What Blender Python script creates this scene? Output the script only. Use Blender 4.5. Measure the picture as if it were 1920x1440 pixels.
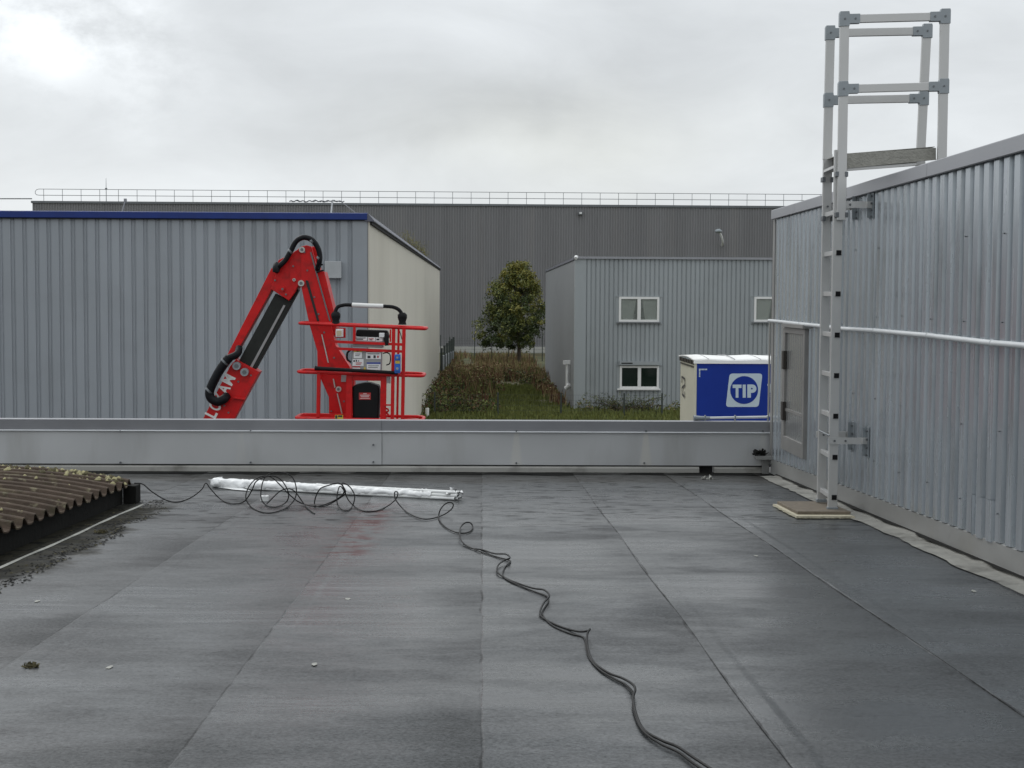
import bpy, math, random
import numpy as np
from mathutils import Vector, Matrix, noise as mnoise
R = math.radians
random.seed(7)
for o in list(bpy.data.objects): bpy.data.objects.remove(o)
S = bpy.context.scene

# ------------------------------------------------------------------ camera
F = 2700.0                      # focal length in pixels of a 1920 px wide picture
EYE = Vector((0, 0, 4.5))
yc = Vector((-55, 160, -F)).normalized()                       # world +Y seen by the camera
e = (-55*.0055 + 160)/F
zc = Vector((.0055, 1, e)).normalized()
xc = yc.cross(zc).normalized()
zc = xc.cross(yc).normalized()
C2W = Matrix(((xc.x, xc.y, xc.z), (yc.x, yc.y, yc.z), (zc.x, zc.y, zc.z)))   # camera to world
cd = bpy.data.cameras.new('camera'); cam = bpy.data.objects.new('camera', cd)
S.collection.objects.link(cam)
cam.matrix_world = Matrix.Translation(EYE) @ C2W.to_4x4()
cd.sensor_width = 36; cd.lens = 36*F/1920; cd.clip_start = .05; cd.clip_end = 3000
S.camera = cam
S.render.resolution_x = 1024; S.render.resolution_y = 768

# ------------------------------------------------------------------ world: overcast
W = bpy.data.worlds.new('World'); S.world = W; W.use_nodes = True
nt = W.node_tree; nt.nodes.clear()
def wn(t, **k):
    n = nt.nodes.new(t)
    for a, b in k.items(): setattr(n, a, b)
    return n
SUN_EL, SUN_ROT = 38, -35
out = wn('ShaderNodeOutputWorld'); bg = wn('ShaderNodeBackground')
sky = wn('ShaderNodeTexSky', sky_type='NISHITA', sun_disc=False, sun_elevation=R(SUN_EL), sun_rotation=R(SUN_ROT))
tc = wn('ShaderNodeTexCoord')
def wmath(op, a, b=None, c=None, clamp=False):
    n = wn('ShaderNodeMath', operation=op, use_clamp=clamp)
    for i, v in enumerate((a, b, c)):
        if v is None: continue
        if isinstance(v, (int, float)): n.inputs[i].default_value = v
        else: nt.links.new(v, n.inputs[i])
    return n.outputs[0]
def wnoise(scale, sc, detail=5, rough=.5, dist=0):
    mp = wn('ShaderNodeMapping'); mp.inputs['Scale'].default_value = sc
    nt.links.new(tc.outputs['Generated'], mp.inputs[0])
    n = wn('ShaderNodeTexNoise'); n.inputs['Scale'].default_value = scale
    n.inputs['Detail'].default_value = detail; n.inputs['Roughness'].default_value = rough
    n.inputs['Distortion'].default_value = dist
    nt.links.new(mp.outputs[0], n.inputs['Vector'])
    return n.outputs['Fac']
def wblob(px, py, rx, ry, wob=.0):
    """soft cloud patch round the direction seen at a place in the sky"""
    d = (C2W @ Vector(((px-960)/F, -(py-720)/F, -1))).normalized()
    v = wn('ShaderNodeVectorMath', operation='SUBTRACT'); nt.links.new(WV, v.inputs[0]); v.inputs[1].default_value = d
    v2 = wn('ShaderNodeVectorMath', operation='MULTIPLY'); nt.links.new(v.outputs[0], v2.inputs[0])
    v2.inputs[1].default_value = (F/rx, F/rx*.3, F/ry)
    v3 = wn('ShaderNodeVectorMath', operation='LENGTH'); nt.links.new(v2.outputs[0], v3.inputs[0])
    sq = wmath('MULTIPLY', v3.outputs['Value'], v3.outputs['Value'])
    return wmath('POWER', 2.718, wmath('MULTIPLY', sq, -1.0))
# warped direction, so that the patches get ragged edges
nz = wn('ShaderNodeTexNoise'); nz.inputs['Scale'].default_value = 9; nz.inputs['Detail'].default_value = 5
nt.links.new(tc.outputs['Generated'], nz.inputs['Vector'])
wv0 = wn('ShaderNodeVectorMath', operation='SUBTRACT'); nt.links.new(nz.outputs['Color'], wv0.inputs[0]); wv0.inputs[1].default_value = (.5, .5, .5)
wv1 = wn('ShaderNodeVectorMath', operation='SCALE'); nt.links.new(wv0.outputs[0], wv1.inputs[0]); wv1.inputs['Scale'].default_value = .07
wv2 = wn('ShaderNodeVectorMath', operation='ADD'); nt.links.new(tc.outputs['Generated'], wv2.inputs[0]); nt.links.new(wv1.outputs[0], wv2.inputs[1])
WV = wv2.outputs[0]
lum = wmath('MULTIPLY_ADD', wnoise(6.5, (1, 1, 2.6), 8, .58, .4), .32, .59)
RAG = wnoise(16, (1, 1, 1.6), 7, .62)
for px, py, rx, ry, amp in ((75, 105, 62, 60, .34), (20, 20, 110, 100, .10), (200, 60, 120, 100, .22), (330, 150, 90, 60, .08), (230, 220, 70, 60, .08),
                            (1000, 170, 420, 60, -.11), (760, 250, 200, 40, -.10), (1350, 60, 400, 60, -.03),
                            (960, 275, 260, 45, .06), (150, 380, 400, 60, .05), (1700, 150, 300, 160, .03), (500, 320, 300, 60, .03)):
    bl = wblob(px, py, rx, ry)
    if px < 400 and py < 300 and amp > 0: bl = wmath('MULTIPLY', bl, wmath('MULTIPLY_ADD', RAG, 4.5, -1.5, clamp=True))
    lum = wmath('MULTIPLY_ADD', bl, amp, lum)
sx = wn('ShaderNodeSeparateXYZ'); nt.links.new(tc.outputs['Generated'], sx.inputs[0])
up = wn('ShaderNodeMapRange', clamp=True); nt.links.new(sx.outputs['Z'], up.inputs[0])
up.inputs[1].default_value = .22; up.inputs[2].default_value = .8; up.inputs[3].default_value = 1.0; up.inputs[4].default_value = 1.5
lum = wmath('MULTIPLY', lum, up.outputs[0])
comb = wn('ShaderNodeCombineColor')
nt.links.new(wmath('MULTIPLY', lum, .96), comb.inputs[0]); nt.links.new(lum, comb.inputs[1]); nt.links.new(wmath('MULTIPLY', lum, 1.03), comb.inputs[2])
warm = wn('ShaderNodeMix', data_type='RGBA', blend_type='MULTIPLY'); nt.links.new(comb.outputs[0], warm.inputs[6])
warm.inputs[7].default_value = (1.01, 1.0, .955, 1); nt.links.new(wblob(1050, 260, 330, 90), warm.inputs[0])
# the blue sky above shines faintly through the cloud layer
sc_ = wn('ShaderNodeMix', data_type='RGBA', blend_type='ADD'); sc_.inputs[0].default_value = 1
mul = wn('ShaderNodeVectorMath', operation='SCALE'); nt.links.new(sky.outputs[0], mul.inputs[0]); mul.inputs['Scale'].default_value = .004
nt.links.new(warm.outputs[2], sc_.inputs[6]); nt.links.new(mul.outputs[0], sc_.inputs[7])
nt.links.new(sc_.outputs[2], bg.inputs[0]); bg.inputs[1].default_value = 1.0
nt.links.new(bg.outputs[0], out.inputs[0])
ld = bpy.data.lights.new('sun', 'SUN'); ld.energy = .6; ld.angle = R(25); ld.color = (1, .97, .93)
sun = bpy.data.objects.new('sun', ld); S.collection.objects.link(sun)
sun.rotation_euler = (R(90-SUN_EL), 0, R(-SUN_ROT)+math.pi)
S.view_settings.view_transform = 'Standard'; S.view_settings.look = 'None'
S.view_settings.exposure = 0; S.view_settings.gamma = 1
S.cycles.use_denoising = True; S.cycles.max_bounces = 6

# ------------------------------------------------------------------ picture pixel -> world point helpers
SL = 100/F; H0 = 1.18
def roofz(Y): return EYE.z - H0 - SL*Y
def ray(px, py): return C2W @ Vector(((px-960)/F, -(py-720)/F, -1))
def P(px, py, Y):
    d = ray(px, py); return EYE + d*(Y/d.y)
def PX(px, py, X):
    d = ray(px, py); return EYE + d*(X/d.x)
def G(px, py, h=0):             # on the roof plane, h above it
    d = ray(px, py); t = (-H0+h)/(d.z + SL*d.y); return EYE + d*t

# ------------------------------------------------------------------ materials
def mat(name, col, rough=.5, metal=0, var=.15, vscale=3, stretch=(1, 1, 1), bump=0, bscale=40, spec=.5, dirt=None, dscale=2, damt=.5, dstretch=(1, 1, 1), rvar=.1, trans=0, sheets=None):
    m = bpy.data.materials.new(name); m.use_nodes = True; t = m.node_tree; N = t.nodes; L = t.links
    b = N['Principled BSDF']; b.inputs['Roughness'].default_value = rough; b.inputs['Metallic'].default_value = metal
    b.inputs['Specular IOR Level'].default_value = spec
    b.inputs['Transmission Weight'].default_value = trans
    c = N.new('ShaderNodeTexCoord')
    def tex(scale, st, det=5):
        mp = N.new('ShaderNodeMapping'); mp.inputs['Scale'].default_value = st; L.new(c.outputs['Object'], mp.inputs[0])
        n = N.new('ShaderNodeTexNoise'); n.inputs['Scale'].default_value = scale; n.inputs['Detail'].default_value = det
        n.inputs['Roughness'].default_value = .6
        L.new(mp.outputs[0], n.inputs['Vector']); return n.outputs['Fac']
    n1 = tex(vscale, stretch)
    mr = N.new('ShaderNodeMapRange'); L.new(n1, mr.inputs[0]); mr.inputs[1].default_value = .25; mr.inputs[2].default_value = .75
    mr.inputs[3].default_value = 1-var; mr.inputs[4].default_value = 1+var
    hv = N.new('ShaderNodeVectorMath'); hv.operation = 'SCALE'; hv.inputs[0].default_value = col; L.new(mr.outputs[0], hv.inputs['Scale'])
    last = hv.outputs[0]
    if sheets:                                  # every sheet of cladding weathers a little differently
        ge = N.new('ShaderNodeNewGeometry'); se = N.new('ShaderNodeSeparateXYZ'); L.new(ge.outputs['Position'], se.inputs[0])
        dv = N.new('ShaderNodeMath'); dv.operation = 'DIVIDE'; L.new(se.outputs[sheets[0]], dv.inputs[0]); dv.inputs[1].default_value = sheets[1]
        fl = N.new('ShaderNodeMath'); fl.operation = 'FLOOR'; L.new(dv.outputs[0], fl.inputs[0])
        w1 = N.new('ShaderNodeTexWhiteNoise'); w1.noise_dimensions = '1D'; L.new(fl.outputs[0], w1.inputs['W'])
        m1 = N.new('ShaderNodeMapRange'); L.new(w1.outputs['Value'], m1.inputs[0]); m1.inputs[3].default_value = 1-sheets[2]; m1.inputs[4].default_value = 1+sheets[2]
        v1 = N.new('ShaderNodeVectorMath'); v1.operation = 'SCALE'; L.new(last, v1.inputs[0]); L.new(m1.outputs[0], v1.inputs['Scale']); last = v1.outputs[0]
    if dirt:
        d = tex(dscale, dstretch, 7); dr = N.new('ShaderNodeMapRange'); L.new(d, dr.inputs[0])
        dr.inputs[1].default_value = .52; dr.inputs[2].default_value = .72; dr.inputs[3].default_value = 0; dr.inputs[4].default_value = damt
        mx = N.new('ShaderNodeMix'); mx.data_type = 'RGBA'; L.new(dr.outputs[0], mx.inputs[0]); L.new(last, mx.inputs[6]); mx.inputs[7].default_value = (*dirt, 1)
        last = mx.outputs[2]
    L.new(last, b.inputs['Base Color'])
    r2 = N.new('ShaderNodeMapRange'); L.new(n1, r2.inputs[0]); r2.inputs[1].default_value = .2; r2.inputs[2].default_value = .8
    r2.inputs[3].default_value = max(.03, rough-rvar); r2.inputs[4].default_value = min(1, rough+rvar); L.new(r2.outputs[0], b.inputs['Roughness'])
    if bump:
        bn = tex(bscale, (1, 1, 1), 3); bp = N.new('ShaderNodeBump'); bp.inputs['Strength'].default_value = bump; bp.inputs['Distance'].default_value = .01
        L.new(bn, bp.inputs['Height']); L.new(bp.outputs[0], b.inputs['Normal'])
    return m
M = {}
M['clad'] = mat('grey_steel_cladding', (.43, .465, .495), .25, .62, .13, 2.2, (1, 3.5, .22), dirt=(.21, .225, .23), dscale=2.2, damt=.6, dstretch=(1, 4, .4), bump=.02, sheets=('Y', .93, .07))
M['coping'] = mat('grey_coping_metal', (.30, .305, .325), .33, .5, .10, 1.2)
M['flash'] = mat('aluminium_flashing', (.31, .31, .30), .45, .4, .12, 2, (1, .6, 2), dirt=(.26, .25, .22), dscale=1.5, damt=.5)
M['parapet'] = mat('parapet_sheet_metal', (.53, .54, .545), .40, .4, .06, 1.3, (1, 1, .5), dirt=(.34, .34, .32), dscale=1.2, damt=.45, dstretch=(1.5, 1, .3))
M['railmetal'] = mat('weathered_base_rail', (.36, .355, .33), .5, .3, .12, 3, (.4, 1, 2), dirt=(.12, .115, .1), dscale=3, damt=.7)
M['dark'] = mat('dark_gap', (.02, .02, .02), .8)
M['alu'] = mat('mill_aluminium', (.56, .56, .55), .40, .45, .06, 4, (1, 1, .3), dirt=(.42, .41, .39), damt=.3)
M['galv'] = mat('galvanised_bracket', (.30, .33, .35), .45, .5, .12, 12)
M['bolt'] = mat('bolt_steel', (.16, .17, .18), .4, .7)
M['tread'] = mat('diamond_tread_plate', (.30, .295, .265), .5, .4, .2, 20, bump=.5, bscale=60)
M['blackplastic'] = mat('black_plastic', (.010, .010, .011), .5, 0, .2, 6, spec=.15)
M['cable'] = mat('black_cable_rubber', (.012, .012, .012), .5, spec=.2)
M['whitepipe'] = mat('white_pipe', (.66, .68, .69), .42, .1, .06, 5)
M['film'] = mat('white_plastic_film', (.82, .83, .83), .38, 0, .08, 30, bump=.8, bscale=25)
M['tube'] = mat('white_tube', (.74, .75, .74), .4)
M['wood'] = mat('wet_brown_paver', (.175, .145, .11), .8, 0, .3, 14, bump=.4, bscale=70, dirt=(.09, .075, .05), dscale=12)
M['foam'] = mat('yellow_foam_board', (.52, .48, .36), .8, 0, .12, 20, bump=.5, bscale=50)
M['red'] = mat('red_machine_paint', (.56, .008, .009), .42, 0, .16, 5, spec=.3, rvar=.2, dirt=(.20, .014, .012), dscale=6, damt=.75, bump=.04, bscale=12)
M['redface'] = M['red']
M['boomblack'] = mat('black_greased_boom', (.022, .024, .022), .5, 0, .3, 6, bump=.1, spec=.2)
M['hose'] = mat('black_hose', (.006, .007, .009), .5, bump=.3, bscale=60, spec=.18)
M['steelpin'] = mat('steel_pin', (.50, .50, .47), .35, .6)
M['white'] = mat('white_paint', (.78, .78, .76), .5, 0, .05)
M['label'] = mat('white_label', (.74, .74, .74), .5, 0, .05)
M['labelred'] = mat('label_red_print', (.45, .03, .03), .5)
M['labelyel'] = mat('label_yellow_print', (.62, .45, .05), .5)
M['labelblk'] = mat('label_black_print', (.03, .03, .04), .5)
M['labelblu'] = mat('label_blue_print', (.03, .06, .30), .5)
M['console'] = mat('grey_console_paint', (.30, .30, .30), .45)
M['bluesock'] = mat('blue_socket_plastic', (.02, .13, .50), .4)
M['beigelamp'] = mat('beige_lamp_lens', (.52, .44, .30), .4)
M['leftclad'] = mat('blue_grey_cladding', (.315, .342, .368), .5, .1, .10, .8, (1.2, 1, .15), dirt=(.25, .27, .285), dscale=.6, damt=.5, sheets=('X', .99, .04))
M['bluetrim'] = mat('blue_roof_trim', (.014, .034, .17), .5, spec=.25)
M['beige'] = mat('beige_render', (.63, .60, .515), .85, 0, .05, .3, (1, .3, 1), dirt=(.50, .475, .40), dscale=.4, damt=.5, dstretch=(1, .4, .2), bump=.05)
M['roofdark'] = mat('slate_grey_verge', (.11, .115, .145), .5)
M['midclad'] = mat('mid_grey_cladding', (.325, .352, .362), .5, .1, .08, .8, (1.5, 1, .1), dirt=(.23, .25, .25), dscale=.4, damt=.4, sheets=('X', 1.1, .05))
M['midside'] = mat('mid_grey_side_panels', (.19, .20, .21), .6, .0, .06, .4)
M['farclad'] = mat('taupe_grey_cladding', (.205, .204, .211), .6, .1, .14, .25, (3, 1, .05), dirt=(.24, .232, .228), dscale=.25, damt=.5, dstretch=(4, 1, .1), sheets=('X', 1.08, .05))
M['concrete'] = mat('pale_concrete', (.42, .42, .39), .9, 0, .12, 1)
M['railgrey'] = mat('grey_rail_steel', (.22, .23, .24), .6)
M['curtain'] = mat('pale_curtain', (.50, .54, .50), .9, 0, .12, 2, (4, 1, .3))
M['trailerblue'] = mat('blue_tarpaulin', (.010, .036, .27), .5, 0, .10, 1.5, spec=.2)
M['logowhite'] = mat('pale_logo_print', (.52, .62, .68), .5, 0, .04)
M['cream'] = mat('cream_trailer_front', (.60, .58, .47), .5, 0, .06, 1)
M['tarpwhite'] = mat('white_tarpaulin', (.90, .90, .88), .5, 0, .04, 1)
M['bark'] = mat('brown_bark', (.08, .06, .045), .9, 0, .3, 8)
M['leafgreen'] = mat('dark_green_leaf', (.050, .072, .018), .6, 0, .5, 2.5)
M['leafmid'] = mat('mid_green_leaf', (.140, .150, .030), .6, 0, .4, 3)
M['leafyel'] = mat('yellow_autumn_leaf', (.21, .19, .035), .6, 0, .35, 3)
M['weedrust'] = mat('rust_dry_weed', (.125, .060, .034), .9, 0, .4, 1.5)
M['weedochre'] = mat('ochre_dry_grass', (.27, .20, .10), .9, 0, .35, 1.5)
M['weedgreen'] = mat('green_weed', (.125, .145, .036), .8, 0, .4, 1.5)
M['bramble'] = mat('dark_bramble_leaf', (.030, .045, .014), .8, 0, .4, 1.5)
M['fence'] = mat('dark_green_fence_wire', (.035, .045, .04), .6)
M['soil'] = mat('rough_grass_ground', (.075, .080, .032), .95, 0, .35, .25, dirt=(.12, .085, .045), dscale=.12, damt=.8, bump=.3, bscale=3)
M['asphalt'] = mat('yard_asphalt', (.06, .06, .06), .8)
M['rubber'] = mat('tyre_rubber', (.02, .02, .02), .8)
M['moss'] = mat('olive_moss', (.085, .075, .036), .95, 0, .4, 30, bump=1, bscale=60)
M['lichen'] = mat('pale_lichen', (.34, .31, .17), .95, 0, .3, 30, bump=.8, bscale=60)
M['bitumen'] = mat('black_bitumen_upstand', (.012, .012, .011), .75, 0, .4, 5, bump=.4, bscale=20, spec=.12)
M['whiteline'] = mat('pale_edge_strip', (.33, .33, .30), .7, 0, .25, 12)
M['doorframe'] = mat('weathered_door_frame', (.25, .245, .235), .45, .3, .2, 4)
M['handle'] = mat('black_handle', (.03, .025, .02), .5)
M['pinkbox'] = mat('pale_grey_box', (.40, .42, .43), .5)
M['fixture'] = mat('white_fixture', (.8, .8, .8), .4)

def glass(name, col, rough=.06):
    m = bpy.data.materials.new(name); m.use_nodes = True; b = m.node_tree.nodes['Principled BSDF']
    b.inputs['Base Color'].default_value = (*col, 1); b.inputs['Roughness'].default_value = rough; b.inputs['Specular IOR Level'].default_value = .6
    N, L = m.node_tree.nodes, m.node_tree.links
    n = N.new('ShaderNodeTexNoise'); n.inputs['Scale'].default_value = 3; c = N.new('ShaderNodeTexCoord'); L.new(c.outputs['Object'], n.inputs['Vector'])
    bp = N.new('ShaderNodeBump'); bp.inputs['Strength'].default_value = .04; L.new(n.outputs['Fac'], bp.inputs['Height']); L.new(bp.outputs[0], b.inputs['Normal'])
    return m
M['paneclear'] = glass('window_glass', (.30, .33, .30))
m = M['paneclear']; m.node_tree.nodes['Principled BSDF'].inputs['Alpha'].default_value = .35
M['panedark'] = glass('dark_window_glass', (.008, .018, .012))

# ---- special: dent reflections painted pale into the parapet panel colour, wedge shaped, widening downwards
def dent_reflections():
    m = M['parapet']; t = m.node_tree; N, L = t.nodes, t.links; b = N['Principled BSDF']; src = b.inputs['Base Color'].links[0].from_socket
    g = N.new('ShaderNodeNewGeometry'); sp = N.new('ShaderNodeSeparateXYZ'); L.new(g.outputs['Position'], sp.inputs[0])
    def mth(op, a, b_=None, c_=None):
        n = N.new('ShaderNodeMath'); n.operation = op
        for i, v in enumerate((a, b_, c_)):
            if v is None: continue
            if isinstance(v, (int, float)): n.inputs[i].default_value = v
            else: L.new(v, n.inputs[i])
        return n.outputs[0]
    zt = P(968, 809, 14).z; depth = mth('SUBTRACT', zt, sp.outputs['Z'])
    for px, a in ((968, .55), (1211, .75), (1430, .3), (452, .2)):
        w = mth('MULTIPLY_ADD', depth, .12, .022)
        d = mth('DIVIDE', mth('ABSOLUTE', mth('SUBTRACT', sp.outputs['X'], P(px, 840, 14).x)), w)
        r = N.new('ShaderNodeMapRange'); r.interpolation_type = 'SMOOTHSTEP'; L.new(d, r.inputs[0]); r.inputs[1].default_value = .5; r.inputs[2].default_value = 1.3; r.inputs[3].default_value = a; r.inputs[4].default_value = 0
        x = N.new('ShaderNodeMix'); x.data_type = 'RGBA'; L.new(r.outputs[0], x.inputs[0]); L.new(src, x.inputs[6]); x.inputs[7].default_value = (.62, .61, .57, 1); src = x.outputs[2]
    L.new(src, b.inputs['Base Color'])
dent_reflections()
# ---- special: door panel of rippled plastic
def ripple():
    m = mat('rippled_door_panel', (.29, .295, .29), .25, .55, .15, 2)
    t = m.node_tree; N, L = t.nodes, t.links; b = N['Principled BSDF']
    c = N.new('ShaderNodeTexCoord'); w = N.new('ShaderNodeTexWave'); w.bands_direction = 'Y'; w.inputs['Scale'].default_value = 4.2; w.inputs['Distortion'].default_value = .5
    L.new(c.outputs['Object'], w.inputs['Vector'])
    bp = N.new('ShaderNodeBump'); bp.inputs['Strength'].default_value = .18; bp.inputs['Distance'].default_value = .01
    L.new(w.outputs['Fac'], bp.inputs['Height']); L.new(bp.outputs[0], b.inputs['Normal']); return m
M['ripple'] = ripple()

# ---- special: corrugated fibre cement with moss
def fibre():
    m = mat('mossy_fibre_cement', (.082, .062, .048), .9, 0, .35, 7, bump=.6, bscale=45, spec=.15)
    t = m.node_tree; N, L = t.nodes, t.links; b = N['Principled BSDF']; src = b.inputs['Base Color'].links[0].from_socket
    c = N.new('ShaderNodeTexCoord')
    for sc, lo, hi, col, k in ((5, .56, .66, (.17, .15, .09), .45), (14, .6, .68, (.26, .24, .16), .6), (9, .6, .7, (.045, .045, .025), .5)):
        mp = N.new('ShaderNodeMapping'); mp.inputs['Location'].default_value = (sc, sc*2, 0); L.new(c.outputs['Object'], mp.inputs[0])
        n = N.new('ShaderNodeTexNoise'); n.inputs['Scale'].default_value = sc; n.inputs['Detail'].default_value = 6; L.new(mp.outputs[0], n.inputs['Vector'])
        r = N.new('ShaderNodeMapRange'); L.new(n.outputs['Fac'], r.inputs[0]); r.inputs[1].default_value = lo; r.inputs[2].default_value = hi; r.inputs[4].default_value = k
        x = N.new('ShaderNodeMix'); x.data_type = 'RGBA'; L.new(r.outputs[0], x.inputs[0]); L.new(src, x.inputs[6]); x.inputs[7].default_value = (*col, 1); src = x.outputs[2]
    L.new(src, b.inputs['Base Color']); return m
M['fibre'] = fibre()

# ---- special: wet bitumen membrane with laps
SEAM = .885
def membrane():
    m = bpy.data.materials.new('wet_bitumen_membrane'); m.use_nodes = True; t = m.node_tree; N, L = t.nodes, t.links
    b = N['Principled BSDF']; c = N.new('ShaderNodeTexCoord'); sep = N.new('ShaderNodeSeparateXYZ'); L.new(c.outputs['Object'], sep.inputs[0])
    def mth(op, a, b_=None, c_=None, clamp=False):
        n = N.new('ShaderNodeMath'); n.operation = op; n.use_clamp = clamp
        for i, v in enumerate((a, b_, c_)):
            if v is None: continue
            if isinstance(v, (int, float)): n.inputs[i].default_value = v
            else: L.new(v, n.inputs[i])
        return n.outputs[0]
    def tex(scale, st=(1, 1, 1), det=5, rough=.55, loc=(0, 0, 0)):
        mp = N.new('ShaderNodeMapping'); mp.inputs['Scale'].default_value = st; mp.inputs['Location'].default_value = loc; L.new(c.outputs['Object'], mp.inputs[0])
        n = N.new('ShaderNodeTexNoise'); n.inputs['Scale'].default_value = scale; n.inputs['Detail'].default_value = det; n.inputs['Roughness'].default_value = rough
        L.new(mp.outputs[0], n.inputs['Vector']); return n.outputs['Fac']
    def ramp(v, lo, hi, a=0, b_=1, smooth=True):
        r = N.new('ShaderNodeMapRange'); L.new(v, r.inputs[0]); r.inputs[1].default_value = lo; r.inputs[2].default_value = hi; r.inputs[3].default_value = a; r.inputs[4].default_value = b_
        if smooth: r.interpolation_type = 'SMOOTHSTEP'
        return r.outputs[0]
    X, Y = sep.outputs['X'], sep.outputs['Y']
    wob = mth('MULTIPLY', mth('SUBTRACT', tex(2.5, (.1, 1, 1), 4), .5), .035)
    xs = mth('ADD', X, wob)
    u = mth('DIVIDE', xs, SEAM); fl = mth('FLOOR', mth('ADD', u, .5))
    d = mth('MULTIPLY', mth('SUBTRACT', u, fl), SEAM)                      # signed distance to the nearest lap, m
    ad = mth('ABSOLUTE', d)
    line = mth('MULTIPLY', ramp(ad, .002, .009, 1, 0), ramp(tex(3, (.3, 1, 1), 4, loc=(3, 1, 0)), .45, .60))
    lap = mth('MULTIPLY', ramp(d, .0, .008), ramp(d, .07, .11, 1, 0))
    lap2 = mth('MULTIPLY', mth('MULTIPLY', ramp(d, -.30, -.02), ramp(d, .0, .006, 1, 0)), ramp(tex(.9, (.2, 1, 1), 3, loc=(8, 2, 0)), .30, .55, .35, 1))
    wn_ = N.new('ShaderNodeTexWhiteNoise'); wn_.noise_dimensions = '1D'; L.new(mth('FLOOR', u), wn_.inputs['W'])
    speck = ramp(tex(75, (1, 1, 1), 4, .75), .30, .72, .35, 1.8, False)
    blot = ramp(tex(1.1, (.8, 1.4, 1), 5), .3, .7, .75, 1.3)
    wetd = ramp(tex(1.1, (.7, 1.2, 1), 8, .68, (2, 8, 0)), .42, .60, 1.15, .80)
    val = mth('MULTIPLY', mth('MULTIPLY', speck, mth('MULTIPLY', blot, wetd)), mth('MULTIPLY_ADD', wn_.outputs['Value'], .22, .9))
    val = mth('MULTIPLY', val, mth('MULTIPLY_ADD', lap2, -.22, 1))
    val = mth('MULTIPLY', val, mth('MULTIPLY_ADD', line, -.7, 1))
    # small dark wet dashes and tears, wider across than along
    dash = mth('MULTIPLY', ramp(tex(6, (.8, 2.6, 1), 3, .5, (7, 2, 0)), .585, .61), ramp(mth('ADD', Y, mth('MULTIPLY', tex(2), .6)), 8.6, 10.8))
    val = mth('MULTIPLY', val, mth('MULTIPLY_ADD', dash, -.8, 1))
    base = N.new('ShaderNodeVectorMath'); base.operation = 'SCALE'; base.inputs[0].default_value = (.036, .039, .041); L.new(val, base.inputs['Scale'])
    # reddish stains by one lap
    st = mth('MULTIPLY', ramp(mth('ABSOLUTE', mth('ADD', X, .80)), .05, .22, 1, 0), mth('MULTIPLY', ramp(Y, 7.6, 8.4), ramp(Y, 10.4, 11.6, 1, 0)))
    st = mth('MULTIPLY', st, ramp(tex(5, (1, 1.8, 1), 5, .65, (4, 4, 0)), .46, .58))
    mx = N.new('ShaderNodeMix'); mx.data_type = 'RGBA'; L.new(mth('MULTIPLY', st, .95), mx.inputs[0]); L.new(base.outputs[0], mx.inputs[6]); mx.inputs[7].default_value = (.060, .005, .004, 1)
    # grime and moss beside the corrugated rooflight
    gx = mth('ADD', X, mth('MULTIPLY', tex(2.2, (1, 1, 1), 6, .6, (1, 5, 0)), .85))
    gr = mth('MULTIPLY', ramp(gx, -2.02, -1.82, 1, 0), ramp(Y, 10.6, 11.6, 1, 0))
    g2 = mth('MULTIPLY', gr, ramp(tex(12, (1, 1, 1), 5, .6), .40, .52))
    mg = N.new('ShaderNodeMix'); mg.data_type = 'RGBA'; L.new(mth('MULTIPLY', gr, .85), mg.inputs[0]); L.new(mx.outputs[2], mg.inputs[6]); mg.inputs[7].default_value = (.008, .008, .007, 1)
    mg2 = N.new('ShaderNodeMix'); mg2.data_type = 'RGBA'; L.new(mth('MULTIPLY', g2, .3), mg2.inputs[0]); L.new(mg.outputs[2], mg2.inputs[6]); mg2.inputs[7].default_value = (.075, .07, .05, 1)
    # grime under the parapet
    py = mth('ADD', Y, mth('MULTIPLY', tex(1.6, (1, 1, 1), 5, .6, (9, 1, 0)), 1.1))
    pg = ramp(py, 13.2, 13.7)
    mg3 = N.new('ShaderNodeMix'); mg3.data_type = 'RGBA'; L.new(mth('MULTIPLY', pg, .65), mg3.inputs[0]); L.new(mg2.outputs[2], mg3.inputs[6]); mg3.inputs[7].default_value = (.04, .038, .033, 1)
    L.new(mg3.outputs[2], b.inputs['Base Color'])
    wet = mth('ADD', mth('MULTIPLY', tex(1.1, (.7, 1.2, 1), 8, .68, (2, 8, 0)), .6), mth('MULTIPLY', tex(.9, (.6, 1.5, 1), 8, .68, (5, 0, 0)), .4))
    ro = ramp(wet, .40, .60, .42, .17)
    ro = mth('ADD', ro, mth('MULTIPLY_ADD', mth('MAXIMUM', gr, pg), .18, mth('MULTIPLY', lap2, .07)))
    ro = mth('ADD', ro, mth('MULTIPLY', tex(90, (1, 1, 1), 2), .10))
    L.new(ro, b.inputs['Roughness'])
    wetm = ramp(wet, .40, .60)
    sp = mth('MULTIPLY_ADD', wetm, .62, .34)
    for v, k in ((lap2, .28), (line, .6), (dash, .85), (st, .75), (gr, .96), (pg, .5)): sp = mth('MULTIPLY', sp, mth('MULTIPLY_ADD', v, -k, 1))
    sp = mth('MULTIPLY', sp, ramp(tex(75, (1, 1, 1), 4, .75), .30, .72, .45, 1.55, False))
    L.new(mth('MINIMUM', sp, 1.0), b.inputs['Specular IOR Level'])
    bh = mth('ADD', mth('MULTIPLY', tex(75, (1, 1, 1), 4, .75), .22), mth('ADD', mth('MULTIPLY', tex(1.6, (.45, 3.2, 1), 4), 2.4), mth('MULTIPLY', lap, .8)))
    bp = N.new('ShaderNodeBump'); bp.inputs['Strength'].default_value = .5; bp.inputs['Distance'].default_value = .006
    L.new(bh, bp.inputs['Height']); L.new(bp.outputs[0], b.inputs['Normal'])
    return m
M['membrane'] = membrane()

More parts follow.
